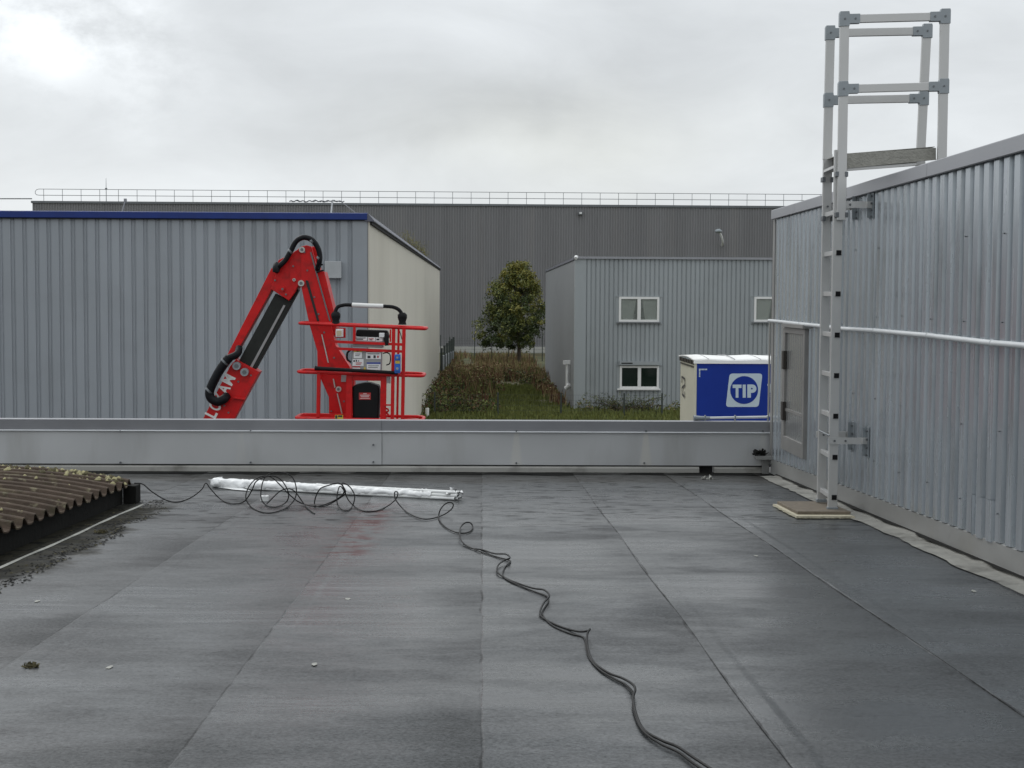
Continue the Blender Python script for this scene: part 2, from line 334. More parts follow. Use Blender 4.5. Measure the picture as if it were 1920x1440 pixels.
# ------------------------------------------------------------------ mesh helpers
WO = {}                                        # world origin of every object
def link(o, parent, origin):
    S.collection.objects.link(o)
    if parent is not None:
        o.parent = parent; o.location = origin - WO[parent.name]
    else: o.location = origin
    WO[o.name] = Vector(origin)
def tag(o, label=None, cat=None, group=None, kind=None):
    if label: o['label'] = label
    if cat: o['category'] = cat
    if group: o['group'] = group
    if kind: o['kind'] = kind
    return o
def thing(name, loc, label, cat, group=None):
    o = bpy.data.objects.new(name, None); o.empty_display_size = .2; link(o, None, Vector(loc)); return tag(o, label, cat, group)
class MB:
    def __init__(s): s.v = []; s.f = []; s.m = []; s.sm = []
    def add(s, vs, fs, mi=0, smooth=False):
        k = len(s.v); s.v += [tuple(v) for v in vs]
        for f in fs: s.f.append(tuple(i+k for i in f)); s.m.append(mi); s.sm.append(smooth)
        return s
    def box(s, a, b, mi=0):
        x0, y0, z0 = [min(a[i], b[i]) for i in range(3)]; x1, y1, z1 = [max(a[i], b[i]) for i in range(3)]
        return s.add([(x0, y0, z0), (x1, y0, z0), (x1, y1, z0), (x0, y1, z0), (x0, y0, z1), (x1, y0, z1), (x1, y1, z1), (x0, y1, z1)],
                     [(0, 3, 2, 1), (4, 5, 6, 7), (0, 1, 5, 4), (1, 2, 6, 5), (2, 3, 7, 6), (3, 0, 4, 7)], mi)
    def beam(s, p, q, w, d, ref=(0, 1, 0), mi=0):      # rectangular bar from p to q: w across, d along ref
        p, q = Vector(p), Vector(q); t = (q-p).normalized(); r = Vector(ref); r = (r - t*r.dot(t)).normalized(); n = t.cross(r).normalized()
        vs = [c + n*(i*w/2) + r*(j*d/2) for c in (p, q) for i, j in ((-1, -1), (1, -1), (1, 1), (-1, 1))]
        return s.add(vs, [(0, 1, 2, 3), (7, 6, 5, 4), (0, 4, 5, 1), (1, 5, 6, 2), (2, 6, 7, 3), (3, 7, 4, 0)], mi)
    def prism(s, pts, ext, mi=0):                       # polygon (list of 3-D points) pushed along ext
        n = len(pts); ext = Vector(ext); vs = [Vector(p) for p in pts] + [Vector(p)+ext for p in pts]
        return s.add(vs, [tuple(range(n)), tuple(range(2*n-1, n-1, -1))] + [(i, i+n, (i+1) % n+n, (i+1) % n) for i in range(n)], mi)
    def tube(s, pts, r, n=8, closed=False, mi=0):
        pts = [Vector(p) for p in pts]; N = len(pts); vs = []; up = Vector((0, 0, 1)); prev = None
        rr = r if hasattr(r, '__len__') else [r]*N
        for i, p in enumerate(pts):
            a = pts[(i-1) % N] if (closed or i > 0) else p; b = pts[(i+1) % N] if (closed or i < N-1) else p
            t = (b-a)
            t = t.normalized() if t.length > 1e-9 else Vector((1, 0, 0))
            if prev is None:
                h = up if abs(t.dot(up)) < .9 else Vector((1, 0, 0)); x = (h - t*h.dot(t)).normalized()
            else:
                x = prev - t*prev.dot(t); x = x.normalized() if x.length > 1e-6 else t.orthogonal().normalized()
            prev = x; y = t.cross(x)
            vs += [p + (x*math.cos(2*math.pi*k/n) + y*math.sin(2*math.pi*k/n))*rr[i] for k in range(n)]
        fs = [(i*n+k, i*n+(k+1) % n, ((i+1) % N)*n+(k+1) % n, ((i+1) % N)*n+k) for i in range(N if closed else N-1) for k in range(n)]
        s.add(vs, fs, mi, True)
        if not closed: s.add(vs[:n], [tuple(range(n-1, -1, -1))], mi); s.add(vs[-n:], [tuple(range(n))], mi)
        return s
    def cyl(s, p, q, r, n=16, mi=0): return s.tube([p, q], r, n, mi=mi)
    def build(s, name, mats, parent=None, origin=None, bevel=0, label=None, **k):
        v = np.array(s.v, dtype=float)
        if origin is None: origin = Vector(((v[:, 0].min()+v[:, 0].max())/2, (v[:, 1].min()+v[:, 1].max())/2, v[:, 2].min()))
        me = bpy.data.meshes.new(name); me.from_pydata([tuple(p) for p in v-np.array(origin)], [], s.f)
        for m_ in (mats if isinstance(mats, (list, tuple)) else [mats]): me.materials.append(M[m_] if isinstance(m_, str) else m_)
        me.polygons.foreach_set('material_index', s.m); me.polygons.foreach_set('use_smooth', s.sm); me.update()
        o = bpy.data.objects.new(name, me); link(o, parent, Vector(origin))
        if bevel:
            b = o.modifiers.new('bevel', 'BEVEL'); b.width = bevel; b.segments = 2; b.limit_method = 'ANGLE'; b.angle_limit = R(50)
        if label: o['label'] = label
        tag(o, None, k.get('cat'), k.get('group'), k.get('kind')); return o
def spline(pts, sub=6, closed=False):
    pts = [Vector(p) for p in pts]; n = len(pts); o = []
    for i in range(n if closed else n-1):
        g = lambda j: pts[j % n] if closed else pts[min(max(j, 0), n-1)]
        a, b, c, d = g(i-1), g(i), g(i+1), g(i+2)
        for k in range(sub):
            t = k/sub; o.append(.5*((2*b) + (c-a)*t + (2*a-5*b+4*c-d)*t*t + (3*b-a-3*c+d)*t**3))
    if not closed: o.append(pts[-1])
    return o
def text_geo(s, bold=.0):
    cu = bpy.data.curves.new('t', 'FONT'); cu.body = s; cu.size = 1; cu.offset = bold; cu.align_x = 'CENTER'; cu.align_y = 'CENTER'
    o = bpy.data.objects.new('t', cu); S.collection.objects.link(o); bpy.context.view_layer.update()
    dg = bpy.context.evaluated_depsgraph_get(); me = bpy.data.meshes.new_from_object(o.evaluated_get(dg))
    vs = [v.co.copy() for v in me.vertices]; fs = [tuple(p.vertices) for p in me.polygons]
    bpy.data.objects.remove(o); bpy.data.meshes.remove(me)
    x0, x1 = min(v.x for v in vs), max(v.x for v in vs); y0, y1 = min(v.y for v in vs), max(v.y for v in vs)
    return [((v.x-x0)/(x1-x0), (v.y-y0)/(y1-y0)) for v in vs], fs
def put_text(mb, s, tl, tr, bl, mi=0, bold=.03):       # fills the parallelogram tl-tr-bl
    vs, fs = text_geo(s, bold); tl, tr, bl = Vector(tl), Vector(tr), Vector(bl)
    mb.add([bl + (tr-tl)*x + (tl-bl)*y for x, y in vs], fs, mi)
def corr(u0, u1, pitch, prof, pos, z0, z1, mi=0, mb=None):
    """ribbed sheet; prof = [(fraction of pitch, depth)], pos(u, d, z) -> point; z0/z1 constants or functions of u"""
    mb = mb or MB(); cols = []; n = int(math.ceil((u1-u0)/pitch))
    for i in range(n):
        for f, d in prof:
            u = u0+(i+f)*pitch
            if u <= u1+1e-6: cols.append((u, d))
    fz = lambda z, u: z(u) if callable(z) else z
    vs = []
    for u, d in cols: vs += [pos(u, d, fz(z0, u)), pos(u, d, fz(z1, u))]
    mb.add(vs, [(2*i, 2*i+2, 2*i+3, 2*i+1) for i in range(len(cols)-1)], mi); return mb

# ================================================================== SETTING
g = MB(); g.add([(-900, -300, 0), (900, -300, 0), (900, 1500, 0), (-900, 1500, 0)], [(0, 1, 2, 3)])
tag(g.build('ground', 'soil', origin=Vector((0, 0, 0))), kind='structure')
g = MB(); g.add([(-60, -40, .004), (60, -40, .004), (60, 52, .004), (-60, 52, .004)], [(0, 1, 2, 3)])
tag(g.build('yard', 'asphalt', origin=Vector((0, 0, 0))), kind='structure')

# ---- the flat roof we stand on: lapped membrane strips running away from the camera
XW, YP = 2.82, 14.0                            # cladding wall, parapet face
k0 = -11; strips = MB()
for k in range(k0, 4):
    xa, xb = k*SEAM, min((k+1)*SEAM+.012, XW+.2)
    if xa > XW: break
    ny = 40; vs = []; fs = []
    for j in range(ny+1):
        y = -5 + (YP+5)*j/ny
        w = .006*math.sin(y*2.1+k)
        for x, dz in ((xa+w, .004), ((xa+xb)/2, .002+.0035*math.sin(y*1.3+k*2)), (xb+w, 0)): vs.append((x, y, roofz(y)+dz))
    for j in range(ny):
        for i in range(2): a = j*3+i; fs.append((a, a+1, a+4, a+3))
    fs += [] ; strips.add(vs, fs, 0, True)
    ev = []
    for j in range(ny+1):
        y = -5 + (YP+5)*j/ny; w = .006*math.sin(y*2.1+k); ev += [(xa+w, y, roofz(y)+.004), (xa+w, y, roofz(y)-.012)]
    strips.add(ev, [(2*j, 2*j+2, 2*j+3, 2*j+1) for j in range(ny)])
tag(strips.build('flat_roof', 'membrane', origin=Vector((0, 0, 0))), kind='structure')
bw = MB(); bw.box((-9.7, -4.9, 0), (2.78, 14.1, 2.72))
bw.build('roof_building_wall', 'parapet', label='blank metal sided body of the building under the flat roof', cat='building')

# ================================================================== PARAPET
def parapet():
    T = thing('parapet_wall', (-3, YP, roofz(YP)), 'long pale grey sheet metal parapet closing the far end of the flat roof', 'parapet')
    top = P(700, 788, YP).z; drip = P(700, 809, YP).z; pb = P(700, 871, YP).z; rb = P(700, 890, YP).z
    XR = XW+.25; XL = -9.7; seam = P(716, 830, YP).x
    mb = MB(); mb.prism([(XL, YP+.001, drip), (XL, YP-.004, top), (XL, YP+.07, top+.004), (XL, YP+.16, top-.02), (XL, YP+.16, drip)], (XR-XL, 0, 0)); mb.build('coping', 'coping', T, bevel=.003)
    mb = MB(); mb.prism([(XL, YP-.018, drip-.006), (XL, YP-.022, drip), (XL, YP, drip+.007), (XL, YP, drip-.006)], (XR-XL, 0, 0)); mb.build('drip_edge', 'whitepipe', T)
    for a, b, dy in ((XL, seam-.002, 0), (seam+.002, XR, .004)):
        mb = MB(); n = 60; vs = []
        for i in range(n+1):
            x = a+(b-a)*i/n; q = .0035*math.sin(x*3.4)+.0015*math.sin(x*9)
            vs += [(x, YP+dy+.001, pb), (x, YP+dy+.004+q, (pb+drip)/2), (x, YP+dy+.001, drip-.004)]
        mb.add(vs, [(3*i+k, 3*i+3+k, 3*i+4+k, 3*i+1+k) for i in range(n) for k in (0, 1)], 0, True)
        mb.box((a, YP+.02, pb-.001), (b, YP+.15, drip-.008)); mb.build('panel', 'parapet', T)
    mb = MB(); mb.box((XL, YP+.012, pb-.012), (XR, YP+.10, pb+.001)); mb.build('shadow_gap', 'dark', T)
    hx0, hx1 = P(1311, 880, YP).x, P(1339, 880, YP).x
    mb = MB()
    for a, b in ((XL, hx0), (hx1, P(1430, 880, YP).x)):
        mb.prism([(a, YP+.015, pb-.012), (a, YP-.002, pb-.03), (a, YP-.006, rb+.012), (a, YP-.016, rb), (a, YP+.05, rb), (a, YP+.05, pb-.012)], (b-a, 0, 0))
    mb.build('base_rail', 'railmetal', T)
    mb = MB(); mb.box((hx0, YP+.09, rb-.01), (hx1, YP+.1, pb-.02)); mb.box((hx0-.004, YP+.004, rb), (hx0, YP+.09, pb-.02)); mb.build('scupper', 'dark', T, label='square dark drain opening in the foot of the parapet')
    mb = MB(); n = 120; vs = []
    for i in range(n+1):                      # dressed-up membrane at the foot
        x = XL+(XR-XL)*i/n; q = mnoise.noise(Vector((x*2.2, 0, 0)))*.03
        vs += [(x, YP-.26+q*2.5, roofz(YP-.26)+.006), (x, YP-.06+q*.5, roofz(YP)+.004+abs(q)*.25), (x, YP+.03, roofz(YP)+.008)]
    mb.add(vs, [(3*i+k, 3*i+3+k, 3*i+4+k, 3*i+1+k) for i in range(n) for k in (0, 1)], 0, True); mb.build('membrane_upstand', 'bitumen', T)
    for px, py in ((226, 808), (226, 867), (470, 808), (470, 867), (700, 834), (700, 866), (968, 808), (968, 868), (1211, 808), (1208, 868), (1430, 808), (-20, 867)):
        c = P(px, py, YP-.004); mb = MB(); mb.cyl(c+Vector((0, .01, 0)), c+Vector((0, -.014, 0)), .009, 10); mb.build('bolt', 'bolt', T)
    mb = MB(); mb.box((seam-.0025, YP+.002, pb+.001), (seam+.0025, YP+.01, drip-.006)); mb.box((seam-.004, YP-.0065, drip+.008), (seam-.001, YP, top-.001)); mb.build('panel_joint', 'bolt', T)
    # little post and flat bracket where parapet and wall meet
    a, b = P(1429, 860, YP-.03), P(1441, 890, YP-.03); mb = MB(); mb.box((a.x, YP-.05, b.z), (b.x, YP-.01, a.z))
    a, b = P(1415, 853, YP-.05), P(1452, 860, YP-.05); mb.box((a.x, YP-.16, b.z), (XW, YP-.01, a.z)); mb.build('corner_bracket', 'flash', T, bevel=.002)
parapet()
def clump(name, c, r, matn, label, cat, n=60, flat=.5, seed=1, group=None, size=.35, parent=None):
    rnd = random.Random(seed); mb = MB()
    for i in range(n):
        a = rnd.random()*6.28; q = rnd.random()**.6*r; p = Vector(c)+Vector((math.cos(a)*q, math.sin(a)*q, rnd.random()*r*flat))
        s = r*size*(.4+rnd.random()); ax = [Vector((rnd.uniform(-1, 1), rnd.uniform(-1, 1), rnd.uniform(-1, 1))).normalized()*s for _ in range(3)]
        mb.add([p+ax[0], p+ax[1], p-ax[0]*.8, p-ax[1]*.7, p+ax[2]*.6, p-ax[2]*.3], [(0, 1, 4), (1, 2, 4), (2, 3, 4), (3, 0, 4), (1, 0, 5), (2, 1, 5), (3, 2, 5), (0, 3, 5)])
    o = mb.build(name, matn, parent)
    if parent is None: tag(o, label, cat, group)
    return o
bc = P(1428, 852, YP-.09)
clump('moss_clump', bc+Vector((-.02, 0, .0)), .07, 'bitumen', 'dark clump of dead moss on the corner bracket of the parapet', 'moss', 60, .5, 3)
c = G(1325, 899); clump('rubble', c+Vector((0, 0, .004)), .06, 'concrete', 'small pale rubble lying under the drain opening', 'rubble', 24, .3, 5)

# ================================================================== RIGHT BUILDING
def right_building():
    T = thing('metal_clad_building', (XW+2, 5, 0), 'grey ribbed metal building along the right side of the flat roof', 'building')
    yE = 2700*XW/(1452-905)                    # far corner
    yE = 13.9
    Y0 = -4
    zcap0 = EYE.z+.775; zcap1 = EYE.z+.868
    zb = lambda y: roofz(y)+.155
    pitch = .155
    pos = lambda u, d, z: (XW+.018-d, u, z)
    prof = [(0, 0), (.38, 0), (.43, .028), (.95, .028)]
    mb = corr(Y0, yE-.04, pitch, prof, pos, zb, zcap0+.03); mb.build('cladding', 'clad', T)
    # body behind, roof
    mb = MB(); mb.box((XW+.10, Y0, 0), (XW+14, yE-.02, zcap0)); mb.build('wall_body', 'clad', T)
    mb = MB(); mb.box((XW+.05, Y0, zcap0+.001), (XW+14, yE-.03, zcap0+.02)); mb.build('roof', 'bitumen', T)
    # ribbed end wall to the far side
    mb = corr(XW+.1, XW+14, .2, prof, lambda u, d, z: (u, yE+.02+d, z), 0, zcap0); mb.build('end_wall', 'clad', T)
    # coping with a kink as on the photo: joints every few metres
    js = [Y0, 4.0, 9.05, 12.9, yE+.04]
    for a, b in zip(js[:-1], js[1:]):
        mb = MB(); prf = [(-.030, zcap0), (-.037, zcap0+.006), (-.035, zcap1-.006), (-.028, zcap1), (.25, zcap1-.01), (.25, zcap0+.02), (-.015, zcap0+.02), (-.027, zcap0+.012)]
        mb.prism([(XW+x, a+.002, z) for x, z in prf], (0, b-a-.004, 0)); mb.build('coping', 'coping', T)
    mb = MB(); mb.box((XW-.014, yE-.045, zb(yE)-.05), (XW+.10, yE+.045, zcap0)); mb.build('corner_trim', 'flash', T, bevel=.003)
    # kerb flashing at the foot
    mb = MB(); n = 60; vs = []
    for i in range(n+1):
        y = Y0+(yE-Y0)*i/n; q = .002*math.sin(y*3)
        vs += [(XW+.03, y, zb(y)+.008), (XW-.006+q, y, zb(y)-.006), (XW-.008-q, y, roofz(y)+.035), (XW-.010, y, roofz(y)+.012), (XW+.01, y, roofz(y)+.002)]
    mb.add(vs, [(5*i+k, 5*i+5+k, 5*i+6+k, 5*i+1+k) for i in range(n) for k in range(4)]); mb.build('kerb_flashing', 'flash', T)
    mb = MB(); vs = []
    for i in range(n+1): y = Y0+(yE-Y0)*i/n; vs += [(XW+.017, y, zb(y)+.012), (XW+.017, y, zb(y)-.01)]
    mb.add(vs, [(2*i, 2*i+2, 2*i+3, 2*i+1) for i in range(n)]); mb.build('shadow_gap', 'dark', T)
    # patched sheet near the foot
    ya, yb = 7.75, 8.2; ztop = lambda y: roofz(y)+.155+.22
    mb = corr(ya, yb, pitch, [(f, d) for f, d in prof], lambda u, d, z: (XW+.012-d, u, z), lambda y: zb(y)-.012, ztop); mb.build('patch_sheet', 'clad', T)
    # hinged rippled door
    yn, yf = 12.36, 13.27; zt = PX(1466, 613, XW-.045).z; zl = PX(1464, 841, XW-.045).z
    o = MB(); w = .10
    for a, b, c_, d_ in ((yn, yn+.045, zl, zt), (yf-w, yf, zl, zt), (yn+.045, yf-w, zt-.05, zt), (yn+.045, yf-w, zl, zl+.13)): o.box((XW-.045, a, c_), (XW+.03, b, d_))
    D = o.build('door_frame', 'doorframe', T, bevel=.003)
    mb = MB(); mb.box((XW-.028, yn+.045, zl+.13), (XW+.02, yf-w, zt-.05)); mb.build('door_panel', 'ripple', D)
    mb = MB(); mb.box((XW-.036, yn+.045, zl+.36), (XW-.028, yf-w, zl+.385)); mb.build('glazing_bar', 'doorframe', D)
    for zc_ in (zt-.30, zl+.36): mb = MB(); mb.box((XW-.06, yf-w-.02, zc_-.085), (XW-.03, yf-w+.06, zc_+.085)); mb.build('hinge', 'handle', D, bevel=.004)
    mb = MB(); mb.box((XW-.07, yn-.03, zt+.004), (XW+.02, yf-.06, zt+.035)); mb.build('drip_flashing', 'flash', D)
    # lap joints and rust runs of sheets: rows of fixing screws
    mb = MB(); rnd = random.Random(4)
    for zrow in (-.02, .42, 1.02, 1.5):
        k = 0
        while True:
            y = Y0+(k+.66)*pitch; k += 1
            if y > yE-.1: break
            if k % 4 or rnd.random() < .3 or (yn-.05 < y < yf+.05): continue
            z = roofz(8)+.35+zrow+rnd.uniform(-.01, .01); mb.cyl((XW-.012, y, z), (XW-.020, y, z), .0045, 6)
    o = mb.build('fixing_screws', 'bolt', T); o['kind'] = 'stuff'
    return yE, zcap1
YE, ZCAP = right_building()
# roof-side apron strip at the wall foot (pale painted flashing with a wavy edge)
mb = MB(); n = 140; vs = []
for i in range(n+1):
    y = -4+(YE-.3+4)*i/n; q = mnoise.noise(Vector((y*1.6, 3, 0)))*.05+mnoise.noise(Vector((y*7, 9, 0)))*.03
    w = .175+q; mnx = mnoise.noise(Vector((y*4, 5, 0)))*.008
    vs += [(XW-w, y, roofz(y)+.007), (XW-w*.5, y, roofz(y)+.014+mnx), (XW-.03, y, roofz(y)+.012+abs(mnx)), (XW, y, roofz(y)+.03)]
mb.add(vs, [(4*i+k, 4*i+4+k, 4*i+5+k, 4*i+1+k) for i in range(n) for k in range(3)], 0, True)
M['apron'] = mat('dirty_silver_apron', (.27, .265, .24), .6, .1, .3, 6, dirt=(.07, .065, .055), dscale=4, damt=.95, bump=.5, bscale=30)
mb.build('apron_flashing', 'apron', label='wavy edged dirty silver flashing strip on the roof along the ribbed wall', cat='flashing')

mb = MB(); vs = []
for i in range(n+1):
    y = -4+(YE-.3+4)*i/n; w = .025+.045*mnoise.noise(Vector((y*2.2, 8, 0)))+.02*mnoise.noise(Vector((y*9, 8, 0))); vs += [(XW-.012-max(.006, w), y, roofz(y)+.026), (XW-.010, y, roofz(y)+.030)]
mb.add(vs, [(2*i, 2*i+2, 2*i+3, 2*i+1) for i in range(n)]); o = mb.build('gutter_dirt', 'bitumen'); o['kind'] = 'stuff'
# white pipe on the wall, running out of the picture
pts = [Vector((XW-.045, YE+.02, PX(1452, 602, XW-.045).z))]
for px, py in ((1470, 604), (1500, 607.5), (1540, 611.5), (1575, 616), (1640, 620), (1700, 625.5), (1740, 629), (1760, 631.5), (1800, 636), (1860, 643), (1920, 648)): pts.append(PX(px, py, XW-.045))
pts += [Vector((XW-.045, y, pts[-1].z-.004*(7.4-y)+.005*math.sin(y*3))) for y in (6, 4.5, 3, 1.5, 0, -2)]
zt = pts[0][2]
T = thing('wall_pipe', pts[0], 'thin white pipe running level along the ribbed metal wall', 'pipe')
mb = MB(); mb.tube(spline(pts, 3), .0165, 10); mb.build('pipe', 'whitepipe', T)
for px, py in ((1500, 607.5), (1640, 620), (1740, 629), (1860, 643)): q = PX(px, py, XW-.045); mb = MB(); mb.cyl(q+Vector((0, -.008, 0)), q+Vector((0, .008, 0)), .0195, 12); mb.box((XW-.045, q.y-.008, q.z-.006), (XW-.012, q.y+.008, q.z+.006)); mb.build('pipe_clip', 'whitepipe', T)
# down pipe and its run along the coping
T = thing('down_pipe', (2.78, YE+.1, 3.2), 'white pipe dropping down the wall corner and running along the parapet coping', 'pipe')
yq = YP+.10; a = P(1449, 604, yq); b = P(1446, 782, yq); c = P(1312, 784, yq)
mb = MB(); mb.tube([a, b+Vector((0, 0, .05)), b+Vector((-.012, 0, .015)), b+Vector((-.05, 0, 0)), c], .013, 10); mb.build('pipe', 'whitepipe', T)
mb = MB(); mb.cyl(a+Vector((-.028, 0, 0)), b+Vector((-.028, 0, 0)), .010, 8); mb.build('second_pipe', 'railmetal', T)
mb = MB(); mb.tube([c+Vector((.10, 0, 0)), c, c+Vector((-.06, 0, -.0))], [.016, .022, .03], 12); mb.build('grey_sleeve', 'galv', T)
for px in (1322, 1378, 1440): q = P(px, 788, yq); mb = MB(); mb.box((q.x-.006, yq-.02, q.z-.03), (q.x+.006, yq+.02, q.z+.05)); mb.build('pipe_clip', 'galv', T)

# ================================================================== LADDER
def ladder():
    YN, YF = 10.40, 10.82
    T = thing('access_ladder', P(1548, 950, 10.6), 'aluminium wall ladder with square tube guard rails rising past the metal wall', 'ladder')
    lean = (1560.5, 952)
    xN = P(1560.5, 952, YN).x; xF = P(1540, 942, YF).x
    zfoot = roofz(10.5)+.052
    for X, Y, zt_ in ((xN, YN, P(1570, 281, YN).z), (xF, YF, P(1552, 289, YF).z)):
        mb = MB(); mb.box((X-.034, Y-.013, zfoot), (X+.034, Y+.013, zt_)); mb.build('stile', 'alu', T, bevel=.003)
        mb = MB(); mb.box((X-.040, Y-.02, zfoot-.012), (X+.04, Y+.02, zfoot+.012)); mb.build('foot', 'galv', T, bevel=.003)
    for i, py in enumerate((932, 857, 780, 704, 628, 551, 474, 397)):
        z = P(1560, py, YN).z
        mb = MB(); hs = .0165
        mb.beam((xN, YN-.018, z), (xF, YF+.02, z), hs*2, hs*2, (0, 0, 1)); r = mb.build('rung', 'alu', T, bevel=.002)
        mb = MB(); mb.box((xN+.008-.018, YN-.0225, z-.018), (xN+.008+.018, YN-.017, z+.018)); mb.build('end_plug', 'blackplastic', r)
    # upper guard: near and far frame
    def frame(px0t, px0b, pxr_t, pxr_b, ytop, ymid, ybase, Y, yb0, off):
        w = .065
        pl_t, pl_b = P(px0t, ytop-6, Y+off), P(px0b, yb0, Y+off)
        mb = MB(); mb.beam(pl_b, pl_t, w, .03); mb.build('guard_post', 'alu', T, bevel=.003)
        pr_t, pr_b = P(pxr_t, ytop-10, Y+off), P(pxr_b, ybase, Y+off)
        pr_b = pr_b + (pr_b-pr_t).normalized()*.25
        mb = MB(); mb.beam(pr_b, pr_t, w, .03); mb.build('guard_post', 'alu', T, bevel=.003)
        for yy in (ytop, ymid):
            t = (yy-ytop)/(yb0-ytop); xl = px0t+(px0b-px0t)*t; t2 = (yy-ytop)/(ybase-ytop); xr = pxr_t+(pxr_b-pxr_t)*t2
            dz = -3 if Y < 10.6 else -1.5
            a, b = P(xl, yy+2, Y+off-.002), P(xr, yy+dz, Y+off-.002)
            mb = MB(); mb.beam(a, b, .058, .028); mb.build('guard_rail', 'alu', T, bevel=.003)
            for c_, s_ in ((a, 1), (b, -1)):
                mb = MB(); u = (b-a).normalized()*s_; n_ = Vector((0, 0, 1)); cc = c_+Vector((0, -.019, 0))
                pts = [cc-u*.038-n_*.052, cc-u*.038+n_*.040, cc-u*.034+n_*.054, cc+u*.030+n_*.054, cc+u*.034+n_*.034, cc+u*.108+n_*.034, cc+u*.108-n_*.034, cc+u*.036-n_*.034, cc+u*.032-n_*.052]
                if s_ < 0: pts = pts[::-1]
                mb.prism(pts, (0, .042, 0)); bk = mb.build('corner_joint', 'galv', T, bevel=.002)
                for q in (0, .075): mb = MB(); mb.cyl(cc+u*q+Vector((0, -.004, 0)), cc+u*q+Vector((0, .001, 0)), .0075, 10); mb.build('rivet', 'bolt', bk)
    frame(1583.5, 1577, 1771.5, 1766, 34, 165, 292, YN, 413, -.03)
    frame(1557, 1551, 1738, 1726, 60, 186, 290, YF, 300, 0)
    # lower end cap of the guard post and clamps
    for px, py, Y in ((1577, 327, YN), (1577, 403, YN), (1552, 337, YF), (1552, 410, YF)):
        q = P(px, py, Y-.02)
        for sx in (-.045, .022): mb = MB(); mb.box((q.x+sx, Y-.05, q.z-.018), (q.x+sx+.023, Y+.02, q.z+.018)); mb.build('clamp', 'bolt', T, bevel=.002)
    # platform of tread plate with folded skirts
    def skirt(x0, ya0, yb0, x1, ya1, yb1, Y, name='platform_skirt'):
        a, b, c_, d_ = P(x0, ya0, Y), P(x1, ya1, Y), P(x1, yb1, Y), P(x0, yb0, Y)
        mb = MB(); mb.prism([a, d_, c_, b], (0, .004, 0))
        mb.beam(d_+Vector((0, -.004, 0)), c_+Vector((0, -.004, 0)), .006, .012)
        return mb.build(name, 'tread', T)
    skirt(1587, 288.5, 315, 1755, 277, 299, YN+.03)
    skirt(1549, 298, 323, 1735, 286, 309, YF-.01)
    a, b = P(1549, 310, YF), P(1755, 290, YN)
    za, zb = P(1587, 312, YN+.03).z, P(1755, 296, YN+.03).z
    mb = MB(); mb.prism([(P(1587, 300, YN).x-.04, YN+.034, za+.085), (b.x, YN+.034, zb+.078), (b.x, YF-.014, zb+.078), (P(1587, 300, YN).x-.04, YF-.014, za+.085)], (0, 0, .004)); mb.build('platform_tread', 'tread', T)
    mb = MB(); mb.beam(P(1588, 318, YN+.04), P(1718, 308, YN+.04), .018, .018); mb.build('platform_bearer', 'alu', T)
    q0 = P(1547, 322, YF); q1 = P(1569, 312, YN); mb = MB(); mb.beam(q0, q1, .02, .03); mb.build('platform_bearer', 'alu', T)
    # wall brackets: arms and plates
    for py, pyf, ph in ((826, 815, .12), (384, 388, .10)):
        for Y, X, yy in ((YN, xN, py), (YF, xF, pyf)):
            z = P(1600, yy, Y).z; xs = X-.045 if py > 500 else X+.02
            mb = MB(); mb.box((xs, Y-.028 if Y == YN else Y+.014, z-.024), (XW-.012, Y-.022 if Y == YN else Y+.020, z+.024)); mb.box((XW-.06, Y-.05 if Y == YN else Y+.014, z-.02), (XW-.056, Y-.022 if Y == YN else Y+.04, z+.02))
            arm = mb.build('wall_bracket', 'alu', T)
            mb = MB(); mb.box((XW-.020, Y-.06, z-ph), (XW-.0135, Y-.005, z+ph*.85)); mb.box((XW-.05, Y-.008, z-ph*.95), (XW-.02, Y-.004, z+ph*.8)); mb.build('wall_plate', 'galv', T)
            for dz in (-.85, -.4, .1, .6): mb = MB(); mb.cyl((XW-.032, Y-.035, z+ph*dz), (XW-.02, Y-.035, z+ph*dz), .008, 8); mb.build('bolt', 'bolt', arm)
            for dx in (.0, .08): mb = MB(); mb.cyl((X+dx, Y-.036, z), (X+dx, Y-.028, z), .008, 8); mb.build('bolt', 'bolt', arm)
    z = P(1560, 816, YN).z; mb = MB(); mb.cyl((xF-.035, YF-.03, z), (xN-.036, YN-.02, z+.0), .005, 6); mb.build('tie_rod', 'galv', T)
ladder()
# paver slab on foam under the ladder
z0 = roofz(10.5); xa, xb, ya, yb = 2.27, 2.655, 10.24, 10.95
mb = MB(); n = 18; pts = []
def rz(y, h): return roofz(y)+h
def slab(x0, x1, y0, y1, h0, h1, jag):
    mb = MB(); pts = []; rnd = random.Random(9)
    edge = [(x0+(x1-x0)*i/n, y0) for i in range(n)]+[(x1, y0+(y1-y0)*i/n) for i in range(n)]+[(x1-(x1-x0)*i/n, y1) for i in range(n)]+[(x0, y1-(y1-y0)*i/n) for i in range(n)]
    pts = [(x+rnd.uniform(-jag, jag), y+rnd.uniform(-jag, jag)) for x, y in edge]
    lo = [(x, y, rz(y, h0)) for x, y in pts]; hi = [(x+rnd.uniform(-jag, jag)*.4, y+rnd.uniform(-jag, jag)*.4, rz(y, h1)) for x, y in pts]; N_ = len(pts)
    mb.add(lo+hi, [tuple(range(N_-1, -1, -1)), tuple(range(N_, 2*N_))]+[(i, (i+1) % N_, (i+1) % N_+N_, i+N_) for i in range(N_)]); return mb
slab(xa-.03, xb-.002, ya-.10, yb, .006, .022, .006).build('foam_board', 'foam', label='pale yellow foam board under the brown paver at the ladder foot', cat='board')
slab(xa, xb, ya, yb, .0225, .045, .0012).build('paving_slab', 'wood', label='wet brown paver slab carrying the feet of the ladder', cat='slab', bevel=.003)

